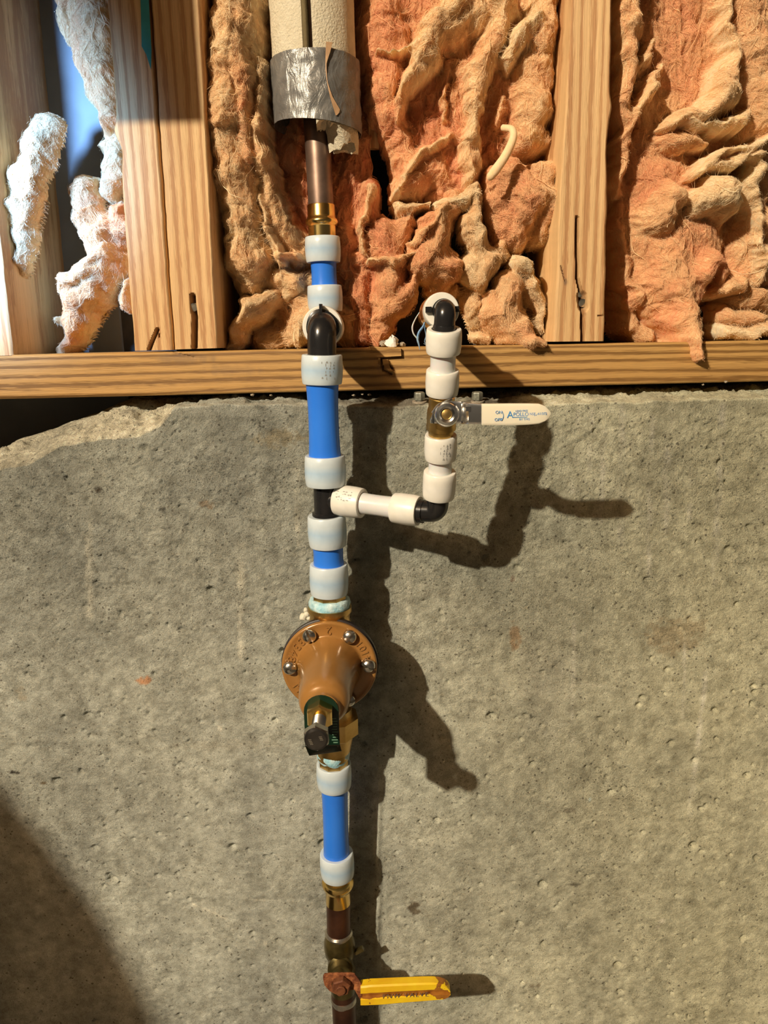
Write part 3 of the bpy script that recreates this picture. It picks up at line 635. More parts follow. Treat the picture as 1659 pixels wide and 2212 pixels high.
batt('fiberglass_batt', 'big draped orange batt with a hanging point in the bay right of the single stud', [
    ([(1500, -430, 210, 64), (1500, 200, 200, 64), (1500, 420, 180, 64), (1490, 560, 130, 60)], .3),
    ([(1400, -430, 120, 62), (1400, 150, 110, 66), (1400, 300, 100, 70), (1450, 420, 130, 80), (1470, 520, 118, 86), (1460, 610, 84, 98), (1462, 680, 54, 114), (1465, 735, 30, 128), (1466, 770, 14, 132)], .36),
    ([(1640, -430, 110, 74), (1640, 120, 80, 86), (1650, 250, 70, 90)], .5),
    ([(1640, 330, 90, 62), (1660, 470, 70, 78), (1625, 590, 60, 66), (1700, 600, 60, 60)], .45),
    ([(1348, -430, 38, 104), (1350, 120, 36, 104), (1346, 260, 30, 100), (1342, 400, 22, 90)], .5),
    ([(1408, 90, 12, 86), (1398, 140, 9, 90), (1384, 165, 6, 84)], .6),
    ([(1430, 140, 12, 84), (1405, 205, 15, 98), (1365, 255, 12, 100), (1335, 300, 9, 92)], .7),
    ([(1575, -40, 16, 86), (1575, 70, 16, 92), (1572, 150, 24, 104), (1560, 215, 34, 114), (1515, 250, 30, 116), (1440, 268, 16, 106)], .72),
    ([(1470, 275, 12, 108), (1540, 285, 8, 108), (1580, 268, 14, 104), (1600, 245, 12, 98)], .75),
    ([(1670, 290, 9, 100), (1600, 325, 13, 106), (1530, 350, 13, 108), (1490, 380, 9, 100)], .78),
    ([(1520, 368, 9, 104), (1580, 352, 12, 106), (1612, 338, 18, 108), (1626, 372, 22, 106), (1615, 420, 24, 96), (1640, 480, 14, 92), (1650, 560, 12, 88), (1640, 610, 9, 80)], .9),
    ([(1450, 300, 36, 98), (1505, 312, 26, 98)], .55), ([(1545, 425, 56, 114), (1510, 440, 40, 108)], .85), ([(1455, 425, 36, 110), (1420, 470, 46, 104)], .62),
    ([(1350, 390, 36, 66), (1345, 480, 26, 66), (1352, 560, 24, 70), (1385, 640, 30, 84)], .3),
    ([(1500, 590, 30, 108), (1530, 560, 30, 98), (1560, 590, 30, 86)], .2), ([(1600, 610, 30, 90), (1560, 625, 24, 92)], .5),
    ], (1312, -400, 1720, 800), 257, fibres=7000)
batt('fiberglass_tuft', 'grubby pink shreds in the shadow just right of the single stud foot', [
    ([(1346, 590, 16, 54), (1345, 650, 22, 54), (1360, 700, 28, 60), (1400, 725, 30, 66)], .45), ([(1400, 640, 14, 60), (1420, 690, 20, 62)], .6)], (1318, 560, 1445, 752), 263, warp=6, fibres=500)
batt('fiberglass_tuft', 'pale pink pillowy tuft with flattened white edge on the sill at far end', [
    ([(1590, 640, 34, 74), (1640, 640, 34, 74), (1700, 650, 40, 70)], .5), ([(1580, 680, 26, 78), (1640, 690, 30, 82)], .45), ([(1562, 718, 15, 86), (1610, 718, 18, 92), (1700, 712, 20, 92)], .95)], (1535, 600, 1720, 752), 271, warp=6, fibres=900)
pth = smooth_path([at(x, y, Y) for x, y, Y in [(1086, 276, .05), (1106, 280, .042), (1108, 300, .036), (1092, 336, .03), (1070, 368, .028), (1054, 388, .03)]], 6)
mb = MB(); sweep(mb, pth, [mm(r, at(1080, 340, .03)) for r in np.interp(np.linspace(0, 1, len(pth)), [0, .3, .8, .95, 1], [7, 8, 10.5, 9, 4])], 14)
mb.build('rolled_fiberglass', M['fg'], None, 'smooth pale finger of rolled fiberglass sticking out of the middle batt', 'insulation', attr={'tint': np.full(mb.n, .8)})

# ================================================================ PIPEWORK
MX = [(640, 702), (765, 695.5), (830, 696), (900, 700), (1015, 702.5), (1085, 704.5), (1145, 706), (1200, 710), (1245, 710), (1300, 712), (1440, 714), (1600, 719), (1680, 722), (1760, 724.5), (1850, 727), (1895, 730), (1960, 731), (2040, 732), (2180, 745), (2400, 752)]
MYp = [(640, -.056), (800, -.053), (1100, -.050), (1245, -.047), (1450, -.045), (1600, -.043), (1700, -.039), (1850, -.034), (2000, -.031), (2400, -.030)]
def Mn(py): return at(np.interp(py, *zip(*MX)), py, np.interp(py, *zip(*MYp)))
RX = [(-900, 622), (-200, 664), (80, 676), (380, 691), (540, 697.5), (640, 702), (700, 705)]
def Rs(py): return at(np.interp(py, *zip(*RX)), py, .072)
HX = [(690, 961), (735, 957.5), (780, 957.5), (825, 955), (893, 953.5), (980, 951.5), (1005, 951), (1045, 949), (1110, 945)]
HYp = [(690, -.123), (1110, -.085)]
def Hf(py): return at(np.interp(py, *zip(*HX)), py, np.interp(py, *zip(*HYp)))
def ring_part(A, B, w_px, parent, mat, end=None, marks=0, rin=.7):
    A = np.asarray(A); B = np.asarray(B); L = np.linalg.norm(B-A); r = mm(w_px, (A+B)/2)/2
    pr = [(0, r*rin), (0, r*.93), (L*.03, r*.965), (L*.25, r*.99), (L*.5, r*1.0), (L*.75, r*.99), (L*.96, r*.955), (L, r*.93), (L, r*rin)]
    mb = MB(); lathe(mb, A, B-A, pr, 56, loop=True)
    o = mb.build('expansion_ring', mat, parent, attr={'along': np.repeat([p_[0]/L for p_ in pr], 56)})
    if marks:                                             # worn illegible ink stamp
        d = nrm(B-A); a_, b_ = frame(d); toc = nrm(CAM-(A+B)/2); mk = MB(); rs = np.random.RandomState(marks)
        e1 = nrm(np.cross(d, toc)); e2 = nrm(np.cross(e1, d))
        for row in range(4):
            for k in range(6):
                if rs.rand() < .35: continue
                s0 = L*(.22+.105*k+rs.uniform(-.02, .02)); th = math.radians(18+row*11-18+rs.uniform(-2, 2)); 
                for (ds, dt, ls, lt) in [(0, 0, .0011, .00022), (0, .03, .0009, .00022), (.0004, .015, .00025, .0010)][:rs.randint(1, 4)]:
                    n_ = e2*math.cos(th+dt)+e1*math.sin(th+dt)*(-1); p_ = A+d*(s0+ds)+n_*(r*1.004)
                    tt = nrm(np.cross(d, n_)); ls2, lt2 = ls*rs.uniform(.4, 1), lt*rs.uniform(.6, 1)
                    mk.add([p_-d*ls2-tt*lt2, p_+d*ls2-tt*lt2, p_+d*ls2+tt*lt2, p_-d*ls2+tt*lt2], [(0, 1, 2, 3)])
        mk.build('ink_stamp', M['print_faint'], o, kind='stuff')
    return o
def tube_part(A, B, wpx, parent, mat, name='pipe_wall', waist=.93, over=.004, ends=(1.0, 1.0)):
    A = np.asarray(A); B = np.asarray(B); d = nrm(B-A); A = A-d*over; B = B+d*over; L = np.linalg.norm(B-A); r = mm(wpx, (A+B)/2)/2/waist
    pr = [(L*t, r*(waist+(1-waist)*abs(2*t-1)**2.2)*(ends[0]*(1-t)+ends[1]*t)) for t in np.linspace(0, 1, 13)]
    mb = MB(); lathe(mb, A, d, pr, 48); return mb.build(name, mat, parent)

# upper copper riser with foam sleeve and tape
t = thing('copper_riser', 'tarnished copper pipe coming down out of the cream foam sleeve', 'pipe', Rs(450))
mb = MB(); A = Rs(-800); B = Rs(452); lathe(mb, A, B-A, [(0, .0112), (np.linalg.norm(B-A), .0112)], 48); mb.build('pipe_wall', M['copper'], t)
t = thing('brass_coupling', 'shiny brass press coupling joining copper riser to blue pipe', 'fitting', Rs(520))
A = Rs(443); B = Rs(520); L = np.linalg.norm(B-A); r = mm(60, A)/2; mb = MB()
lathe(mb, A, B-A, [(0, r*.97), (L*.03, r), (L*.30, r), (L*.38, r*1.06), (L*.42, r*1.16), (L*.50, r*1.18), (L*.56, r*1.10), (L*.60, r*1.0), (L*1.0, r*1.0)], 56); mb.build('body', M['brass'], t)
def text(s_, size, origin, ex, ey, mat, parent, name='lettering', ext=.00004, align='LEFT', kind=None, wrap=None, spacing=1.0):
    cu = bpy.data.curves.new('t', 'FONT'); cu.body = s_; cu.size = size; cu.extrude = ext; cu.align_x = align; cu.align_y = 'CENTER'; cu.space_character = spacing; cu.resolution_u = 3
    o = bpy.data.objects.new('t', cu); COL.objects.link(o); dg = bpy.context.evaluated_depsgraph_get(); dg.update()
    me = bpy.data.meshes.new_from_object(o.evaluated_get(dg)); bpy.data.objects.remove(o)
    v = np.array([q.co[:] for q in me.vertices]); f = [tuple(p_.vertices) for p_ in me.polygons]; bpy.data.meshes.remove(me)
    ez = np.cross(ex, ey); origin = np.asarray(origin)
    W = origin + np.outer(v[:, 0], ex)+np.outer(v[:, 1], ey)+np.outer(v[:, 2], ez) if wrap is None else wrap(v)
    mb = MB(); mb.add(W, f); return mb.build(name, mat, parent, kind=kind)
def foam_sleeve():
    ax = nrm(Rs(400)-Rs(-200)); fr = nrm(CAM-Rs(150)); ea = nrm(np.cross(np.cross(ax, fr), ax)); eb = nrm(np.cross(ax, ea))   # ea to the viewer, eb: sideways
    if eb[0] < 0: eb = -eb
    c0 = Rs(110); ro, ri = .0355, .0135
    up = -ax
    def P(th, r, h): return c0 + (ea*math.cos(th)+eb*math.sin(th))*r + up*h
    root = thing('foam_pipe_sleeve', 'thick cream foam sleeve split open down the front around copper riser', 'pipe insulation', c0)
    g0 = math.radians(-9); gw = math.radians(9)
    def hbot(th, r):          # lower torn end: long on the front right side
        dg = math.degrees(th)
        base = -.026
        kf = min(1, max(0, (dg-30)/14)); long_ = -.064*(1-kf)-.079*kf
        if 2 < dg < 130: base = long_ + .0016*math.sin(dg*.55)+.002*math.sin(dg*.21+2) + .010*max(0, dg-85)/45
        if -9 <= dg <= 4: base = -.066
        return base + .0012*math.sin(th*23+r*900) + (.0035 if r > .03 else 0)*math.sin(th*9)
    for name, a0, a1 in (('foam_half', g0+gw*.9, math.pi-.05), ('foam_half', -math.pi-.05+.1, g0-gw*.55)):
        mb = MB(); nt = 44; ths = np.linspace(a0, a1, nt); rs = np.concatenate([np.linspace(ri, ro, 6)]); hs = np.linspace(0, 1, 50)
        prof = [(ri, 0)] 
        V = []; 
        for k, th in enumerate(ths):
            out = [P(th, ro*(1+.012*fbm(np.array(th*9), np.array(h*60), 3, 5)), hbot(th, ro)+(.34-hbot(th, ro))*h) for h in hs]
            inn = [P(th, ri, hbot(th, ri)+(.34-hbot(th, ri))*h) for h in hs[::-1]]
            bot = [P(th, r_, hbot(th, r_)+.0007*RNG.normal()) for r_ in rs[1:-1]]
            V.append(out+inn+bot)
        m_ = len(V[0]); Fc = [(k*m_+j, k*m_+(j+1) % m_, (k+1)*m_+(j+1) % m_, (k+1)*m_+j) for k in range(nt-1) for j in range(m_)]
        n_h = 50
        for k0 in (0, nt-1):                                # cut faces
            for j in range(n_h-1):
                a_, b_, c_, d_ = k0*m_+j, k0*m_+j+1, k0*m_+2*n_h-2-j, k0*m_+2*n_h-1-j
                Fc.append((a_, b_, c_, d_) if k0 else (d_, c_, b_, a_))
        mb.add(np.concatenate(V), Fc); mb.build(name, M['foam'], root)
    # cloth tape band around the sleeve
    tp = thing('duct_tape_band', 'silver grey cloth tape wrapped round the lower end of the foam sleeve', 'tape', c0)
    def band(rr, a0, a1, h0, h1, name, mat, nt=90, edge=None, label=None):
        mb = MB(); V = []; nh = 26
        for th in np.linspace(a0, a1, nt):
            for k in range(nh):
                f_ = k/(nh-1)
                e0 = edge(f_) if edge else 0
                th2 = th + e0*max(0, 1-(th-a0)/.5)
                h = h1+(h0-h1)*f_
                wr = .0007*fbm(np.array(th*3+f_*7), np.array(f_*4-th*2), 3, 88)*2
                V.append(P(th2, rr+wr, h-.004*f_*math.sin(th)))
        n = nt*nh; Fc = [(i*nh+j, i*nh+j+1, (i+1)*nh+j+1, (i+1)*nh+j) for i in range(nt-1) for j in range(nh-1)]
        V = np.array(V); c_axis = c0; inn = []
        for v_ in V:
            ra = v_-c0; ra = ra-ax*np.dot(ra, ax); inn.append(v_-nrm(ra)*.0006)
        Fi = [tuple(q+n for q in f_[::-1]) for f_ in Fc]
        mb.add(np.vstack([V, inn]), Fc+Fi+[(j, n+j, n+j+1, j+1) for j in range(nh-1)]+[((nt-1)*nh+j, (nt-1)*nh+j+1, n+(nt-1)*nh+j+1, n+(nt-1)*nh+j) for j in range(nh-1)]
               + [(i*nh, (i+1)*nh, n+(i+1)*nh, n+i*nh) for i in range(nt-1)]+[(i*nh+nh-1, n+i*nh+nh-1, n+(i+1)*nh+nh-1, (i+1)*nh+nh-1) for i in range(nt-1)])
        return mb.build(name, mat, tp, label, sharp=50)
    band(.0372, -math.pi, math.pi-.01, -.0625, -.0095, 'tape_wrap', M['tape'])
    cv = lambda f_: -.10*math.sin(f_*math.pi)+.14*f_
    band(.0384, math.radians(17), math.radians(175), -.0635, -.0105, 'tape_overlap', M['tapedark'], edge=cv, label='darker overlapping tape end')
    # brown torn backing strip along the overlap edge
    mb = MB(); V = []
    for f_ in np.linspace(0, 1, 24):
        th = math.radians(17)+cv(f_)-.012; wd = np.interp(f_, [0, .12, .3, .55, .75, .93, 1], [.13, .10, .02, .012, .05, .15, .02])
        h = -.006+(-.060+.006)*f_
        V += [P(th-.015, .0392, h), P(th-.015+wd, .0396, h)]
    n = len(V); V += [v_-ea*.0007 for v_ in V]
    Fc = [(2*i, 2*i+2, 2*i+3, 2*i+1) for i in range(23)]; mb.add(V, Fc+[tuple(q+n for q in f_[::-1]) for f_ in Fc]); mb.build('torn_strip', M['residue'], tp, 'tan torn backing strip')
foam_sleeve()

# blue pipe from the coupling to the hidden elbow
t = thing('blue_pipe', 'short blue plastic pipe between brass coupling and the upper black elbow', 'pipe', Rs(600), 'blue plastic pipe lengths')
ring_part(Rs(512), Rs(567), 77, t, M['ring']); ring_part(Rs(617), Rs(673), 76, t, M['ring']); tube_part(Rs(566), Rs(618), 54, t, M['blue'])
Ep = Rs(700); Fp = at(695, 705, -.054)                       # hidden elbow axis point, front elbow axis point
Ep = np.array([Fp[0]-.004, .072, Fp[2]+.001])
def elbow(A, Bc, Cc, r, n=10, bend=None):
    """tube from A to corner Bc to Cc with a rounded corner"""
    A, Bc, Cc = map(np.asarray, (A, Bc, Cc)); d1 = nrm(A-Bc); d2 = nrm(Cc-Bc); b = bend or r*1.05
    pts = [A]+[Bc+d1*b*(1-s_)**2+d2*b*s_**2 for s_ in np.linspace(0, 1, n)]+[Cc]
    q = [pts[0]]
    for a_, b_ in zip(pts[:-1], pts[1:]):
        q.append(b_)
    return np.array(q)
t = thing('black_elbow', 'black elbow hidden in the stud bay at the foot of the upper blue pipe', 'fitting', Ep)
mb = MB(); sweep(mb, elbow(Rs(668), Ep, Ep+np.array([.001, -.03, 0]), .0105), .0105, 28); mb.build('body', M['black'], t)
t = thing('blue_pipe', 'stub of pipe with white rings coming straight out of the wall behind front black elbow', 'pipe', (Ep+Fp)/2, 'blue plastic pipe lengths')
ya = nrm(Fp-Ep)
rA = Fp-ya*.013; rB = rA-ya*.024
ring_part(rA, rB, 88, t, M['ringw'], rin=.62); ring_part(Ep+ya*.018, Ep+ya*.041, 77, t, M['ringw'])
tube_part(Ep+ya*.04, rB, 56, t, M['blue'])
t = thing('black_elbow', 'glossy black elbow at the front of the main pipe, turning down above the sill', 'fitting', Fp)
re = mm(63, Fp)/2; dn = nrm(Mn(790)-Fp); mb = MB()
sweep(mb, elbow(Fp-ya*.018, Fp, Fp+dn*.04, re, 12, re*1.0), re, 40); mb.build('body', M['black'], t)
mb = MB(); lathe(mb, Fp-ya*.0128, ya, [(0, re*1.16), (.003, re*1.16), (.0034, re*1.1)], 40, wob=lambda t_, i: .045*np.cos(3*t_+.6)); mb.build('collar', M['black'], t)
mb = MB(); box(mb, Fp-ya*.010+np.array([-.0005, 0, re*1.1]), .0011, .004, .0045); mb.build('stop_tab', M['black'], t)
mb = MB(); box(mb, Fp+dn*.0275+np.array([-.001, -re, 0]), .0008, .0012, .003); mb.build('stop_tab', M['black'], t)

t = thing('blue_pipe', 'blue plastic pipe between the front black elbow and the black tee', 'pipe', Mn(900), 'blue plastic pipe lengths')
ring_part(Mn(766), Mn(829), 90, t, M['ring'], marks=3); ring_part(Mn(984), Mn(1048), 89, t, M['ring']); tube_part(Mn(828), Mn(985), 65, t, M['blue'], waist=.90)
t = thing('black_tee', 'black plastic tee in the main pipe feeding the white side branch', 'fitting', Mn(1085))
mb = MB(); A = Mn(1040); B = Mn(1120); L = np.linalg.norm(B-A); rt = mm(53, Mn(1085))/2
lathe(mb, A, B-A, [(0, rt), (L*.82, rt), (L*.84, rt*1.16), (L*.9, rt*1.18), (L*.9, rt), (L, rt)], 40)
BR0 = at(730, 1080, -.052); BR1 = at(905, 1104, -.080); bd = nrm(BR1-BR0); Tc = Mn(1079)
mb.build('run', M['black'], t)
mb = MB(); rb = mm(46, BR0)/2; LL = np.linalg.norm(BR0-Tc); lathe(mb, Tc, BR0+bd*.004-Tc, [(0, rb*1.06), (LL*.55, rb*1.06), (LL*.75, rb), (LL+.004, rb)], 36); mb.build('branch', M['black'], t)

t = thing('blue_pipe', 'shortest blue plastic pipe, between the black tee and pressure regulator inlet', 'pipe', Mn(1200), 'blue plastic pipe lengths')
ring_part(Mn(1113), Mn(1178), 84, t, M['ring']); ring_part(Mn(1218), Mn(1282), 84, t, M['ring']); tube_part(Mn(1177), Mn(1219), 64, t, M['blue'], waist=.92)

# white side branch
t = thing('white_pipe', 'white plastic pipe running sideways from black tee to lower black elbow', 'pipe', (BR0+BR1)/2, 'white plastic pipe lengths')
def Bh(f_): return BR0*(1-f_)+BR1*f_
ring_part(Bh(-.01), Bh(.31), 68, t, M['ringw'], marks=5); ring_part(Bh(.70), Bh(1.0), 68, t, M['ringw']); tube_part(Bh(.30), Bh(.71), 45, t, M['whitepex'], waist=.92)
Hc = at(944, 1105, -.0855)
t = thing('black_elbow', 'black elbow turning the white side branch up towards the small ball valve', 'fitting', Hc)
r5 = mm(47, Hc)/2; mb = MB(); sweep(mb, elbow(Bh(.97), Hc, Hf(1066), r5, 12, r5*.7), r5, 36); mb.build('body', M['black'], t)
mb = MB(); lathe(mb, Bh(1.0), bd, [(0, r5*1.0), (.0, r5*1.1), (.004, r5*1.1), (.0044, r5)], 32); mb.build('collar', M['black'], t)
t = thing('white_pipe', 'white plastic pipe between the lower black elbow and ball valve with cream lever', 'pipe', Hf(1005), 'white plastic pipe lengths')
ring_part(Hf(1018), Hf(1073), 72, t, M['ringw']); ring_part(Hf(939), Hf(991), 71, t, M['ringw'], marks=7); tube_part(Hf(990), Hf(1019), 50, t, M['whitepex'], waist=.95)
t = thing('white_pipe', 'white plastic pipe between the ball valve with cream lever and upper black elbow', 'pipe', Hf(780), 'white plastic pipe lengths')
ring_part(Hf(710), Hf(762), 78, t, M['ringw']); ring_part(Hf(799), Hf(851), 73, t, M['ringw']); tube_part(Hf(761), Hf(800), 55, t, M['whitepex'], waist=.95)
# small valve
vt = thing('ball_valve', 'small brass ball valve with long cream lever on the white branch', 'valve', Hf(893))
A = Hf(846); B = Hf(945); L = np.linalg.norm(B-A); r = mm(56, Hf(893))/2; mb = MB()
lathe(mb, A, B-A, [(0, r*.92), (L*.10, r*.93), (L*.12, r*1.0), (L*.32, r*1.0), (L*.38, r*1.08), (L*.52, r*1.13), (L*.66, r*1.12), (L*.74, r*1.16), (L*.80, r*1.16), (L*.82, r*1.0), (L, r*.98)], 48)
mb.build('body', M['brassd'], vt)
vc = Hf(890); st = at(963, 893, -.118); mb = MB(); lathe(mb, st+np.array([0, .02, 0]), (0, -1, 0), [(0, .0085), (.016, .0085), (.018, .006)], 32); mb.build('stem_boss', M['brassd'], vt)
def loft(mb, secs, th, close=True):
    """secs: (px, top py, bottom py, Y) ; a bar of rounded section lofted along x"""
    V = []; k = 16
    for (x, yt, yb_, Y, t_) in secs:
        T = at(x, yt, Y); Bm = at(x, yb_, Y); c = (T+Bm)/2; h = (T-Bm)/2; n_ = np.array([0, -1.0, 0])
        for j in range(k):
            a = 2*math.pi*j/k; ca, sa = math.cos(a), math.sin(a)
            V.append(c + h*np.sign(ca)*abs(ca)**.35 + n_*t_*.5*np.sign(sa)*abs(sa)**.35)
    n = len(secs); Fc = [(i*k+j, i*k+(j+1) % k, (i+1)*k+(j+1) % k, (i+1)*k+j) for i in range(n-1) for j in range(k)]
    Fc += [tuple(range(k-1, -1, -1)), tuple((n-1)*k+j for j in range(k))]
    mb.add(V, Fc); return mb
hd = -.1215
mb = loft(MB(), [(929, 906, 914, hd+.003, .0018), (934, 893, 915, hd+.001, .0018), (941, 880, 915, hd, .0018), (952, 870, 915, hd, .0018), (968, 866, 915, hd, .0018), (985, 866, 915, hd, .0018), (996, 867, 915, hd-.001, .0018), (1003, 868, 916, hd-.008, .0018), (1012, 870, 916, hd-.0125, .0018), (1046, 873, 917, hd-.0145, .0018)], 0)
lev = mb.build('lever_plate', M['chrome'], vt, 'chrome lever plate', sharp=30)
mb = MB(); lathe(mb, st+np.array([0, -.004, 0]), (0, -1, 0), [(0, .0088), (.0015, .0088), (.002, .0082), (.0042, .0074), (.0046, .0055), (.0038, .0042), (.001, .0040)], 40); mb.build('pivot_nut', M['chrome'], lev)
mb = MB(); lathe(mb, st+np.array([0, -.003, 0]), (0, -1, 0), [(0, .0037), (.0036, .0037), (.004, .003)], 24); mb.build('stem_end', M['brassd'], lev)
mb = MB(); p = at(1011, 883, hd-.0135); box(mb, p, .0016, .0009, .0016); mb.build('stop_dimple', M['chrome'], lev)
p1 = at(950, 868, hd+.004); pth = smooth_path([at(972, 855, hd+.010), at(975, 862, hd+.004), at(962, 868, hd+.001), at(946, 876, hd), at(934, 892, hd+.001)], 6); mb = MB(); sweep(mb, pth, .0012, 10, flat=.7); mb.build('rolled_edge', M['chrome'], lev)
gy_ = hd-.0155
mb = loft(MB(), [(1040, 873, 917.5, gy_, .003), (1041, 871.5, 918.5, gy_, .0048), (1065, 871.5, 918.5, gy_-.0002, .005), (1100, 871, 919, gy_-.0004, .005), (1140, 871, 917.5, gy_-.0006, .005), (1163, 871.5, 915.5, gy_-.0006, .005), (1176, 876, 910.5, gy_-.0006, .0048), (1184, 883, 904, gy_-.0006, .0042), (1189, 890, 897, gy_-.0006, .003)], 0)
grip = mb.build('lever_grip', M['cream'], vt, 'cream vinyl lever grip', sharp=25)
ey = nrm(at(1100, 880, gy_)-at(1100, 905, gy_)); ex = nrm(at(1160, 894, gy_)-at(1060, 895.5, gy_)); tf = gy_-.00318
def lt(s_, px, py, size_px, **k): return text(s_, mm(size_px, at(px, py, tf))*1.35, at(px, py, tf), ex, ey, M['print_blue'], grip, **k)
lt('ON', 1070, 891, 7.0); lt('OFF', 1068, 907, 7.0); lt('A', 1095, 896.5, 15.5); lt('POLLO', 1108.5, 895.5, 8.2, spacing=.96); lt('LEAD FREE', 1113.5, 888, 4.3, spacing=.97); lt('BY TMG', 1121.5, 906, 4.8); lt('NSF', 1144, 894.5, 5.6); lt('pw', 1154, 896.5, 3.6); lt('-61/372', 1159.5, 894, 5.6, spacing=.95)
mb = MB(); pth = [at(1084.5+3.6*math.sin(math.pi*f_)-f_*1.2, 888.5+20*f_, tf) for f_ in np.linspace(0, 1, 12)]; sweep(mb, pth, [mm(q, at(1080, 895, tf)) for q in np.interp(np.linspace(0, 1, 12), [0, .6, 1], [.35, .6, 1.1])], 6); mb.build('arrow_mark', M['print_blue'], grip)
mb = MB(); a_ = at(1108, 901.5, tf); b_ = at(1139, 901, tf); box(mb, (a_+b_)/2, np.linalg.norm(b_-a_)/2, .0001, .00017); mb.build('underline', M['print_blue'], grip)
# half inch elbow into the wall
Wc = Hf(668); Wc = at(962, 668, -.123)
Wr = at(953, 665, -.108)
wy = nrm(np.array([-.02, 1, -.01]))
t = thing('black_elbow', 'glossy black half inch elbow with side tabs at the top of the white branch', 'fitting', Wc)
r6 = mm(46, Wc)/2; mb = MB(); sweep(mb, elbow(Wc+wy*.02, Wc, Hf(716), r6, 12, r6), r6, 40); mb.build('body', M['black'], t)
for sx in (-1, 1):
    mb = MB(); c_ = Wc+wy*.0115+np.array([sx*(r6+.0022)-.001, 0, .0005]); box(mb, c_, .0021, .0018, .0019); mb.build('stop_tab', M['black'], t)
mb = MB(); lathe(mb, Wc+wy*.0105, wy, [(0, r6*1.08), (.002, r6*1.08)], 32); mb.build('collar', M['black'], t)
mb = MB(); lathe(mb, Hf(700), Hf(712)-Hf(700), [(0, r6), (.002, r6*1.09), (.006, r6*1.09)], 32); mb.build('collar', M['black'], t)
t = thing('white_pipe', 'ringed pipe stub entering the stud bay behind the black half inch elbow', 'pipe', Wr, 'white plastic pipe lengths')
a_ = Wc+wy*.0128+np.array([-.001, 0, 0]); ring_part(a_, a_+wy*.019, 77, t, M['ringw'], rin=.55); tube_part(a_+wy*.018, a_+wy*.03, 50, t, M['whitepex'])
t = thing('brass_adapter', 'brass adapter with blue paste strands behind the half inch ring, in the bay', 'fitting', a_+wy*.04)
mb = MB(); rr = mm(74, a_)/2; lathe(mb, a_+wy*.0195, wy, [(0, rr*.9), (.001, rr*1.0), (.010, rr*1.03), (.013, rr*1.08), (.022, rr*1.08), (.024, rr*.8), (.10, rr*.7)], 40); mb.build('body', M['brass'], t)
for pts, rw in [([(917, 696), (914, 705), (905, 718), (902, 732), (905, 745), (907, 756)], [2.5, 4, 4.5, 4.5, 3, .8]), ([(917, 698), (918, 712), (920, 725), (917, 735)], [2, 1.6, 1.3, .8]), ([(922, 727), (917, 737), (921, 745), (915, 742)], [1, 1.2, 1, .6])]:
    pp = smooth_path([at(x, y, -.085) for x, y in pts], 6); mb = MB(); sweep(mb, pp, [mm(q, pp[0]) for q in np.interp(np.linspace(0, 1, len(pp)), np.linspace(0, 1, len(rw)), rw)], 8, flat=.6); mb.build('paste_strand', M['bluepaint'], t)
pp = smooth_path([at(x, y, .0) for x, y in [(908, 672), (897, 690), (891, 706), (893, 720), (900, 730)]], 6); mb = MB(); sweep(mb, pp, [mm(q, pp[0]) for q in np.interp(np.linspace(0, 1, len(pp)), [0, .5, 1], [2, 4, 3])], 10, flat=.5); mb.build('strap_loop', M['whitepex'], t, 'thin grey loop of strapping')

# ---------------------------------------------------------------- pressure regulator
FY = -.066
Fc_ = at(711.5, 1441, FY); rf = mm(211, Fc_)/2
# the inlet adapter above
t = thing('inlet_adapter', 'brass threaded adapter smeared with pale blue paste above pressure regulator', 'fitting', Mn(1300))
A = Mn(1276); B = Mn(1300); mb = MB(); prism(mb, A, B-A, np.linalg.norm(B-A), mm(70, A)/2*1.06, 8, .3, .02); mb.build('hex_neck', M['brassd'], t)
mb = MB(); A = Mn(1291); B = Mn(1316); L = np.linalg.norm(B-A); r = mm(90, A)/2
lathe(mb, A, B-A, [(0, r*.84), (L*.15, r*.96), (L*.45, r*1.0), (L*.8, r*.98), (L, r*.9)], 56, wob=lambda t_, i: .03*np.sin(5*t_+i)+.02*np.sin(11*t_+2*i)); mb.build('thread_paste', M['paste'], t, 'pale blue pipe thread paste')
rt_ = thing('pressure_regulator', 'brown domed water pressure regulator with screws and green tag, in main pipe', 'regulator', Fc_)
mb = MB(); A = Mn(1309); B = Mn(1350); L = np.linalg.norm(B-A); r = mm(96, A)/2
lathe(mb, A, B-A, [(0, r*.9), (0, r*.98), (L*.22, r*1.0), (L*.35, r*.92), (L*.6, r*.9), (L, r*.98)], 48); mb.build('inlet_collar', M['brassd'], rt_)
mb = MB(); pb = Mn(1440); lathe(mb, np.array([Fc_[0], pb[1]+.022, Fc_[2]]), (0, -1, 0), [(0, rf*.55), (.008, rf*.72), (.020, rf*.78), (.030, rf*.8)], 56); mb.build('body', M['brassd'], rt_)
mb = MB(); lathe(mb, Fc_+np.array([0, .010, 0]), (0, -1, 0), [(0, rf*.97), (.0008, rf*1.0), (.005, rf*1.0), (.0055, rf*.98)], 72); mb.build('gasket', M['gasket'], rt_)
mb = MB(); tilt = (0, -1, 0)
lathe(mb, Fc_+np.array([0, .005, 0]), tilt, [(0, rf*.965), (.0035, rf*.98), (.005, rf*.965), (.0056, rf*.93), (.0049, rf*.90), (.005, rf*.70), (.0056, rf*.665), (.0075, rf*.645), (.012, rf*.60), (.020, rf*.565), (.040, rf*.525), (.060, rf*.485), (.066, rf*.47), (.0705, rf*.43), (.0735, rf*.37), (.0745, rf*.315), (.0765, rf*.30), (.079, rf*.295), (.0795, rf*.2)], 80)
bell = mb.build('bell_housing', M['bronze'], rt_, sharp=60)
def FP(deg, rad, h=0): a = math.radians(deg); return Fc_+np.array([math.cos(a)*rad, -h, math.sin(a)*rad])
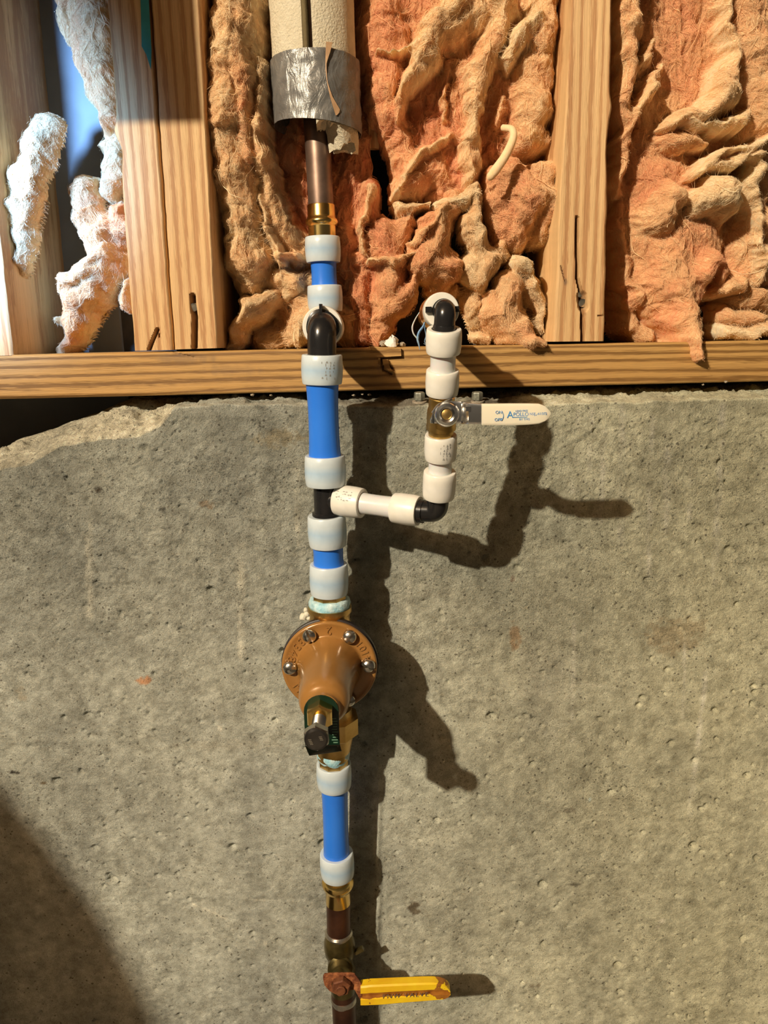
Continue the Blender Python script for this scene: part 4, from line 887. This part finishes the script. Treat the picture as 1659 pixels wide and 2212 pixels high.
for dg, sl in ((57, 50), (118, 108), (178, 160), (3, -28), (298, 0), (240, 40)):
    c_ = FP(dg, rf*.80, .0005); mb = MB(); rs_ = rf*.142
    # round head with a real slot: two half domes
    e1 = np.array([math.cos(math.radians(sl)), 0, math.sin(math.radians(sl))]); e2 = np.array([-e1[2], 0, e1[0]])
    for sg in (-1, 1):
        V = []; na, nb_ = 14, 7; gap = rs_*.19
        for i in range(nb_+1):
            ph = i/nb_*math.pi/2; rr = rs_*math.cos(ph)*.999+1e-5; hh = .0025+rs_*.62*math.sin(ph)
            for j in range(na+1):
                a = math.pi*j/na; s_ = rr*math.cos(a); q = max(rr*math.sin(a), 0)
                V.append(c_+e1*s_+e2*sg*(max(q, min(gap, rr)) if True else q)+np.array([0, -hh, 0]))
        base0 = len(V)
        for j in range(na+1):
            a = math.pi*j/na; V.append(c_+e1*rs_*math.cos(a)+e2*sg*max(rs_*math.sin(a), gap))
        k = na+1; Fq_ = [(i*k+j, i*k+j+1, (i+1)*k+j+1, (i+1)*k+j) for i in range(nb_) for j in range(na)]
        Fq_ += [(base0+j, base0+j+1, j+1, j) for j in range(na)]
        Fq_ += [(i*k, (i+1)*k, (i+1)*k+na, i*k+na) for i in range(nb_)]+[(base0, 0, na, base0+na)]
        mb.add(V, Fq_)
    lathe(mb, c_, (0, -1, 0), [(0, rs_*.97), (.0012, rs_*.97)], 24)
    mb.build('slotted_screw', M['steel'], rt_, sharp=40)
def ftext(s_, dg0, step, size, flip):
    for k, ch in enumerate(s_):
        dg = dg0+step*k; a = math.radians(dg); rad = np.array([math.cos(a), 0, math.sin(a)]); tan = np.array([-math.sin(a), 0, math.cos(a)])
        up_ = -rad if flip else rad; ex_ = np.cross(up_, np.array([0, -1.0, 0])); 
        text(ch, size, FP(dg, rf*.80, -.0002), ex_, up_, M['bronze'], rt_, 'cast_character', .0010, 'CENTER')
ftext('2', 89, 10, .0100, True); ftext('3348', 135, 10.2, .0098, True); ftext('M', 213, 10, .0098, True); ftext('4101', 13, 8.5, .0085, True)
# lock nut, adjusting bolt, tag
axp = Fc_+np.array([-.0015, 0, -.0015]); yb0 = FY-.0745
mb = MB(); prism(mb, np.array([axp[0], yb0+.001, axp[2]]), (0, -1, 0), .0125, .0102, 6, math.pi/2, .10); mb.build('lock_nut', M['brass'], rt_, sharp=20)
bolt = None
mb = MB(); pr = [(0, .0048)]
for i in range(20): pr += [(.010+i*.0011, .0048), (.01055+i*.0011, .0038)]
pr += [(.033, .0048), (.0332, .0048)]
lathe(mb, np.array([axp[0], yb0, axp[2]]), (0, -1, 0), pr, 28); bolt = mb.build('adjusting_bolt', M['steel'], rt_, sharp=20)
mb = MB(); prism(mb, np.array([axp[0], yb0-.0325, axp[2]]), (0, -1, 0), .0065, .0092, 6, math.pi/2+.05, .10); mb.build('bolt_head', M['steel'], bolt, sharp=20); mb = MB()
lathe(mb, np.array([axp[0], yb0-.0325-.0062, axp[2]]), (0, -1, 0), [(0, .0083), (.0012, .0079), (.0018, .0066)], 32); mb.build('head_face', M['darksteel'], bolt, sharp=20)  # dark reflection on the bolt face, put in as darker steel
for (dx, dz, n_) in ((-.0042, -.0008, 4), (.0030, .0012, 3)):
    mb = MB()
    for i in range(n_): box(mb, np.array([axp[0]+dx+.0004*i, yb0-.0407, axp[2]+dz+.0014-i*.0011]), .0011, .0002, .00028)
    mb.build('head_mark', M['steel'], bolt)
# tag: rounded plate hanging on the screw, lower edge bent out to the viewer
mb = MB(); wt = .0125; yt = yb0-.0005; zc0 = axp[2]+.001; pts = []
for i in range(13):
    a = math.pi*i/12; pts.append((axp[0]+.0005+wt*math.cos(a), zc0+wt*math.sin(a)*.98))
zt_ = at(735, 1608, yt)[2]
pts = [(axp[0]+.0005+wt, zt_)]+pts+[(axp[0]+.0005-wt, zt_)]
Fr = [np.array([x, yt-.0004, z]) for x, z in pts]; Bq = [f_+np.array([0, .0008, 0]) for f_ in Fr]; n = len(pts)
mb.add(Fr+Bq, [tuple(range(n-1, -1, -1)), tuple(n+i for i in range(n))]+[(i, (i+1) % n, n+(i+1) % n, n+i) for i in range(n)])
tag = mb.build('tag_plate', M['green'], rt_, 'green enamel tag')
mb = MB()
Fr = [np.array([axp[0]+.0005+wt, yt, zt_]), np.array([axp[0]+.0005-wt, yt, zt_]), at(659, 1612, yt-.024), at(668, 1632, yt-.022), at(738, 1622, yt-.008)]
mb.add(Fr+[f_+np.array([0, .0006, -.0006]) for f_ in Fr], [(0, 1, 2, 3, 4), (9, 8, 7, 6, 5)]+[(i, (i+1) % 5, 5+(i+1) % 5, 5+i) for i in range(5)]); mb.build('bent_lip', M['darktag'], tag, 'dark bent lower edge of the tag')
mb = MB()
for i in range(10):
    zz = zc0-.006-i*.0021
    box(mb, np.array([axp[0]+.0095+.0005*(i % 2), yt-.0005, zz]), .0016+.0006*((i*7) % 3)/2, .00012, .00035)
mb.build('tag_print', M['greentext'], tag, kind='stuff')
# outlet union below
ot = thing('union_nut', 'large brass hex union nut under the regulator, right behind the green tag', 'fitting', Mn(1585))
A = Mn(1546); B = Mn(1592); L = np.linalg.norm(B-A); mb = MB()
A2 = A+np.array([.0005, 0, 0]); prism(mb, A2, B-A, L*.78, mm(108, A)/2*1.05, 8, .25, .05); mb.build('hex', M['brassd'], ot, sharp=20)
mb = MB(); A = Mn(1528); lathe(mb, A, B-A, [(0, .017), (.012, .0175), (.013, .0185), (.018, .0185)], 40); mb.build('tailpiece', M['brassd'], ot)
mb = MB(); A = Mn(1583); B = Mn(1634); L = np.linalg.norm(B-A); r = mm(86, A)/2
lathe(mb, A, B-A, [(0, r*1.08), (L*.25, r*1.0), (L*.7, r*.88), (L*.72, r*.8), (L, r*.8)], 40); mb.build('neck', M['brassd'], ot)
t = thing('outlet_adapter', 'brass adapter with pale blue paste between union nut and lower blue pipe', 'fitting', Mn(1640))
mb = MB(); A = Mn(1618); B = Mn(1641); L = np.linalg.norm(B-A); r = mm(66, B)/2
lathe(mb, A, B-A, [(0, r*.98), (L*.4, r*1.06), (L*.8, r*1.0), (L, r*.92)], 48, wob=lambda t_, i: .04*np.sin(4*t_+i)+.02*np.sin(9*t_+2*i)); mb.build('thread_paste', M['paste'], t, 'pale blue pipe thread paste')
mb = MB(); A = Mn(1630); B = Mn(1660); prism(mb, A, B-A, np.linalg.norm(B-A), mm(63, A)/2*1.04, 8, .3, .02); mb.build('hex', M['brassd'], t, sharp=20)
mb = MB()
for (x, y, r) in ((655, 1333, 9), (663, 1326, 8), (661, 1318, 6), (668, 1335, 7)):
    p_ = at(x, y, -.04); rr = mm(r, p_)
    lathe(mb, p_+np.array([0, rr, 0]), (0, -1, 0), [(0, rr*.3), (rr*.3, rr*.8), (rr, rr), (rr*1.7, rr*.75), (rr*2, rr*.2)], 16, wob=lambda t_, i: .12*np.sin(3*t_+i*1.3))
mb.build('putty_blob', M['putty'], rt_, 'cream dried putty lump')

# lower blue pipe
t = thing('blue_pipe', 'lowest blue plastic pipe, between the regulator and the old lower valve', 'pipe', Mn(1760), 'blue plastic pipe lengths')
ring_part(Mn(1648), Mn(1697), 76, t, M['ring']); ring_part(Mn(1842), Mn(1890), 74, t, M['ring']); tube_part(Mn(1696), Mn(1843), 54, t, M['blue'], waist=.93, over=.006)
t = thing('brass_coupling', 'polished brass flared coupling between lowest blue pipe and dark copper pipe', 'fitting', Mn(1900))
A = Mn(1888); B = Mn(1948); L = np.linalg.norm(B-A); r = mm(68, B)/2; mb = MB()
lathe(mb, A, B-A, [(0, r*.8), (L*.18, r*.8), (L*.22, r*.98), (L*.30, r*1.02), (L*.40, r*.96), (L*.50, r*.84), (L*.55, r*.80), (L, r*.79)], 56); mb.build('body', M['brass'], t)
t = thing('copper_pipe', 'dark brown copper pipe between lower brass coupling and the old valve', 'pipe', Mn(1970))
mb = MB(); A = Mn(1935); B = Mn(2030); lathe(mb, A, B-A, [(0, mm(52, A)/2), (np.linalg.norm(B-A), mm(52, B)/2*.97)], 44); mb.build('pipe_wall', M['copperd'], t)
ov = thing('old_ball_valve', 'aged bronze ball valve with rusty yellow lever on the lower copper pipe', 'valve', Mn(2060))
mb = MB(); A = Mn(2014); B = Mn(2140); L = np.linalg.norm(B-A); r = mm(68, Mn(2045))/2
lathe(mb, A, B-A, [(0, r*.76), (L*.06, r*.86), (L*.14, r*.97), (L*.24, r*1.0), (L*.34, r*.96), (L*.42, r*.80), (L*.5, r*.78), (L*.62, r*.9), (L*.85, r*.85), (L, r*.78)], 44); mb.build('body', M['oldbrass'], ov)
mb = MB(); A = Mn(2010); B = Mn(2020); lathe(mb, A, B-A, [(0, r*.775), (.002, r*.86), (.004, r*.84), (.005, r*.7)], 40, wob=lambda t_, i: .03*np.sin(4*t_+i)); mb.build('solder_bead', M['solder'], ov)
mb = MB(); p_ = Mn(2062); box(mb, p_+np.array([.0185, -.002, .006]), .0045, .002, .0017, [nrm((1, 0, .6)), (0, 1, 0), nrm((-.6, 0, 1))]); mb.build('drain_lug', M['oldbrass'], ov)
SB = Mn(2070); HB = at(735, 2126, -.069); sd = nrm(HB-SB)
mb = MB(); pr = [(0, .0115), (.016, .0115), (.017, .0095)]
for i in range(5): pr += [(.018+i*.0022, .0098), (.0192+i*.0022, .0086)]
pr += [(.030, .0080), (np.linalg.norm(HB-SB), .0075)]
lathe(mb, SB, sd, pr, 32); mb.build('stem_packing', M['oldbrass'], ov)
# rusty lever: hub plate, crank, yellow channel
LY = -.069
def strip(secs, th, name, mat, parent, label=None, wear=None, attr=True):
    """channel lever lofted along x: section points given in (py fraction, y offset)"""
    sec = [(0.0, 0.004), (0.0, -.003), (.06, -.0042), (.34, -.0042), (.42, -.0012), (.60, -.0012), (.66, -.0042), (.93, -.0042), (1.0, -.003), (1.0, .004), (.93, .004), (.9, -.0008), (.1, -.0008), (.06, .004)]
    k = len(sec); V = []; wr = []
    for (x, yt_, yb_, Y, ww) in secs:
        T = at(x, yt_, Y); Bm = at(x, yb_, Y)
        for (f_, o_) in sec:
            V.append(T*(1-f_)+Bm*f_+np.array([0, o_*th, 0])); wr.append(min(1, ww+(.55 if .4 < f_ < .62 and o_ > -.002 else 0)))
    n = len(secs); Fc = [(i*k+j, i*k+(j+1) % k, (i+1)*k+(j+1) % k, (i+1)*k+j) for i in range(n-1) for j in range(k)]+[tuple(range(k-1, -1, -1)), tuple((n-1)*k+j for j in range(k))]
    mb = MB(); mb.add(V, Fc); return mb.build(name, mat, parent, label, attr={'wear': wr}, sharp=30)
secs = [(779, 2124, 2166, LY, .25), (790, 2123, 2166, LY, .35), (800, 2121.5, 2165.5, LY, .45), (815, 2121, 2165, LY, .3), (835, 2120, 2163.5, LY, .2), (860, 2119, 2161, LY, .25), (885, 2118, 2159, LY, .3), (910, 2117, 2157, LY, .3), (935, 2116.5, 2155, LY, .4), (950, 2118, 2153.5, LY, .55), (960, 2121, 2152, LY, .55), (967, 2126, 2148, LY, .5), (972, 2133, 2142, LY, .45)]
secs = [(x, yt_, yb_, Y, ww) for x, yt_, yb_, Y, ww in secs]
lv = strip(secs, 1.0, 'lever', M['lever'], ov, 'yellow coated lever worn to rust')
mb = loft(MB(), [(698, 2108, 2113, LY+.001, .002), (701, 2103, 2127, LY+.001, .0022), (712, 2102, 2140, LY+.001, .0022), (728, 2101, 2148, LY+.001, .0022), (745, 2101, 2147, LY+.001, .0022), (757, 2101, 2138, LY+.001, .0022), (766, 2102.5, 2137, LY, .0022), (773, 2112, 2150, LY-.001, .0022), (781, 2124, 2165, LY-.001, .0022)], 0)
mb.build('hub_plate', M['rust'], ov, 'rusty lever hub', sharp=30)
mb = MB(); p_ = at(737, 2126, LY-.0015); prism(mb, p_, (0, -1, 0), .0055, .0088, 6, .3, .12); mb.build('hub_nut', M['nutrust'], ov, sharp=20)
mb = MB(); prism(mb, p_+np.array([0, -.005, 0]), (0, -1, 0), .003, .0045, 12, .3, .12); mb.build('stem_end', M['nutrust'], ov, sharp=20)
a_ = at(826, 2153.5, LY-.0043); e_x = nrm(at(920, 2148, LY)-at(826, 2153, LY)); e_y = nrm(at(860, 2120, LY)-at(860, 2160, LY)); e_y = nrm(e_y-e_x*np.dot(e_x, e_y))
text('FNW VALVE', mm(11.5, a_)*1.35, a_, e_x, e_y, M['print_dark'], lv, spacing=1.25)
t = thing('copper_pipe', 'dark brown copper pipe running down out of the old valve to the floor', 'pipe', Mn(2200))
mb = MB(); A = Mn(2135); B = Mn(2300); B = A+(B-A)/(A[2]-B[2])*(A[2]-.0)*1.0; lathe(mb, A, B-A, [(0, .0113), (np.linalg.norm(B-A), .0113)], 44); mb.build('pipe_wall', M['copperd'], t)
mb = MB(); A = Mn(2152); B = Mn(2165); lathe(mb, A, B-A, [(0, .0119), (.002, .0122), (.004, .0118), (.006, .0114)], 40, wob=lambda t_, i: .04*np.sin(3*t_+i)); mb.build('solder_bead', M['solder'], t)

# ---------------------------------------------------------------- small things on the ledge and the sill
for k, (x, y, lab) in enumerate([(906, 852, 'small zinc hex nut on the concrete ledge left of the small ball valve'), (1031, 842, 'small zinc hex nut on the concrete ledge right of the small ball valve')]):
    Yn = (.0145, .0175)[k]; p_ = at(x, y, Yn); xi = int(np.searchsorted(X, p_[0])); p_[2] = zf[xi]+(zb[xi]-zf[xi])*(Yn/yb[xi])**.72+.0068; t = thing('anchor_nut', lab, 'nut', p_, 'anchor nuts on the ledge'); mb = MB(); prism(mb, p_+np.array([0, 0, -.0045]), (0, -.1, 1), .0065, .0048, 6, .2, .1); mb.build('nut', M['zinc'], t, sharp=20)
    mb = MB(); lathe(mb, p_+np.array([0, 0, -.012]), (0, -.1, 1), [(0, .003), (.0125, .0026), (.013, .002)], 14); mb.build('threaded_end', M['zinc'], t)
    mb = MB(); lathe(mb, p_+np.array([0, 0, -.007]), (0, -.1, 1), [(0, .0062), (.0015, .0062)], 24); mb.build('washer', M['debris'], t)
def lump(p_, r, mat, name, label=None, cat=None, group=None, seed=0, parent=None, sq=.8):
    rs = np.random.RandomState(seed); V = []; na, nb_ = 14, 8
    for i in range(nb_+1):
        ph = -math.pi/2+math.pi*i/nb_
        for j in range(na):
            a = 2*math.pi*j/na; q = r*(1+.30*math.sin(3*a+seed)*math.cos(2*ph+seed)+.16*rs.normal())
            V.append(np.asarray(p_)+np.array([q*math.cos(ph)*math.cos(a), q*math.cos(ph)*math.sin(a), q*math.sin(ph)*sq]))
    mb = MB(); mb.add(V, [(i*na+j, i*na+(j+1) % na, (i+1)*na+(j+1) % na, (i+1)*na+j) for i in range(nb_) for j in range(na)]); return mb.build(name, mat, parent, label, cat, group)
t = lump(at(847, 742, .045), mm(13, at(847, 742, .045)), M['white'], 'foam_crumb', 'white foam crumb lying on the sill beside the pink flap', 'debris', seed=3, sq=1.1)
lump(at(829, 742, .05), mm(9, at(829, 742, .05)), M['debris'], 'wood_crumb', 'brown wood crumb on the sill left of the white foam crumb', 'debris', seed=5, sq=.6)
lump(at(868, 745, .05), mm(8, at(868, 745, .05)), M['debris'], 'wood_crumb', 'brown wood crumb on the sill right of the white foam crumb', 'debris', seed=6, sq=.6)
for k, (x, y, r, lab) in enumerate([(798, 852, 5, 'grey crumb on the ledge just right of the main pipe, first of three'), (783, 851, 3.5, 'tiny pale crumb on the ledge between two grey crumbs right of main pipe'), (764, 853, 4.5, 'grey crumb touching the shadow edge nearest the main pipe on the ledge'),
        (585, 853, 4, 'pale crumb on the ledge left of the main pipe below the sill'), (545, 852, 5, 'dark dirt crumb on the ledge below the doubled studs, leftmost of all'), (1519, 830, 3.5, 'pale crumb on the far ledge, left one of the pair by the sill'), (1568, 824, 5, 'largest pale crumb on the far ledge under the hanging batt point')]):
    lump(at(x, y+1, .018), mm(r*.75, at(x, y, .018)), M['debris'], 'concrete_crumb', lab, 'debris', 'concrete crumbs on the ledge', seed=20+k, sq=.55)

# ---------------------------------------------------------------- made-up blockers beyond the frame, added to shade the wall
mb = MB(); cor = at(438, 262, SY)+.11*(LAMP-at(438, 262, SY)); box(mb, cor+np.array([-.30, .04, .30]), .30, .04, .30); mb.build('sheet_metal_duct', M['ductm'], None, 'sheet metal duct box hanging up beside the stud wall', 'duct')  # added box, its corner placed to shade the stud tops

B_ = np.array([at(x, y, 0) for x, y in ((-40, 1660), (0, 1690), (110, 1800), (170, 1950), (230, 2080), (300, 2212))]); tt = .36
Q_ = B_+tt*(LAMP-B_); A_ = np.c_[2*Q_[:, 0], 2*Q_[:, 2], np.ones(len(Q_))]; so = np.linalg.lstsq(A_, (Q_[:, [0, 2]]**2).sum(1), rcond=None)[0]
rt = math.sqrt(so[2]+so[0]**2+so[1]**2); print('TANK', so, rt, Q_[:, 1])
tc_ = np.array([so[0], Q_[:, 1].mean(), so[1]])
mb = MB(); pr = [(0, rt*.8), (.02, rt)]+[(tc_[2]+rt*math.sin(a), max(rt*math.cos(a), .002)) for a in np.linspace(0, math.pi/2, 16)]
lathe(mb, (tc_[0], tc_[1], 0), (0, 0, 1), pr, 56); mb.build('pressure_tank', M['tank'], None, 'tall dark round topped well pressure tank standing on the floor beside the viewer', 'tank')  # added round shape fitted to the shade edge low on the left
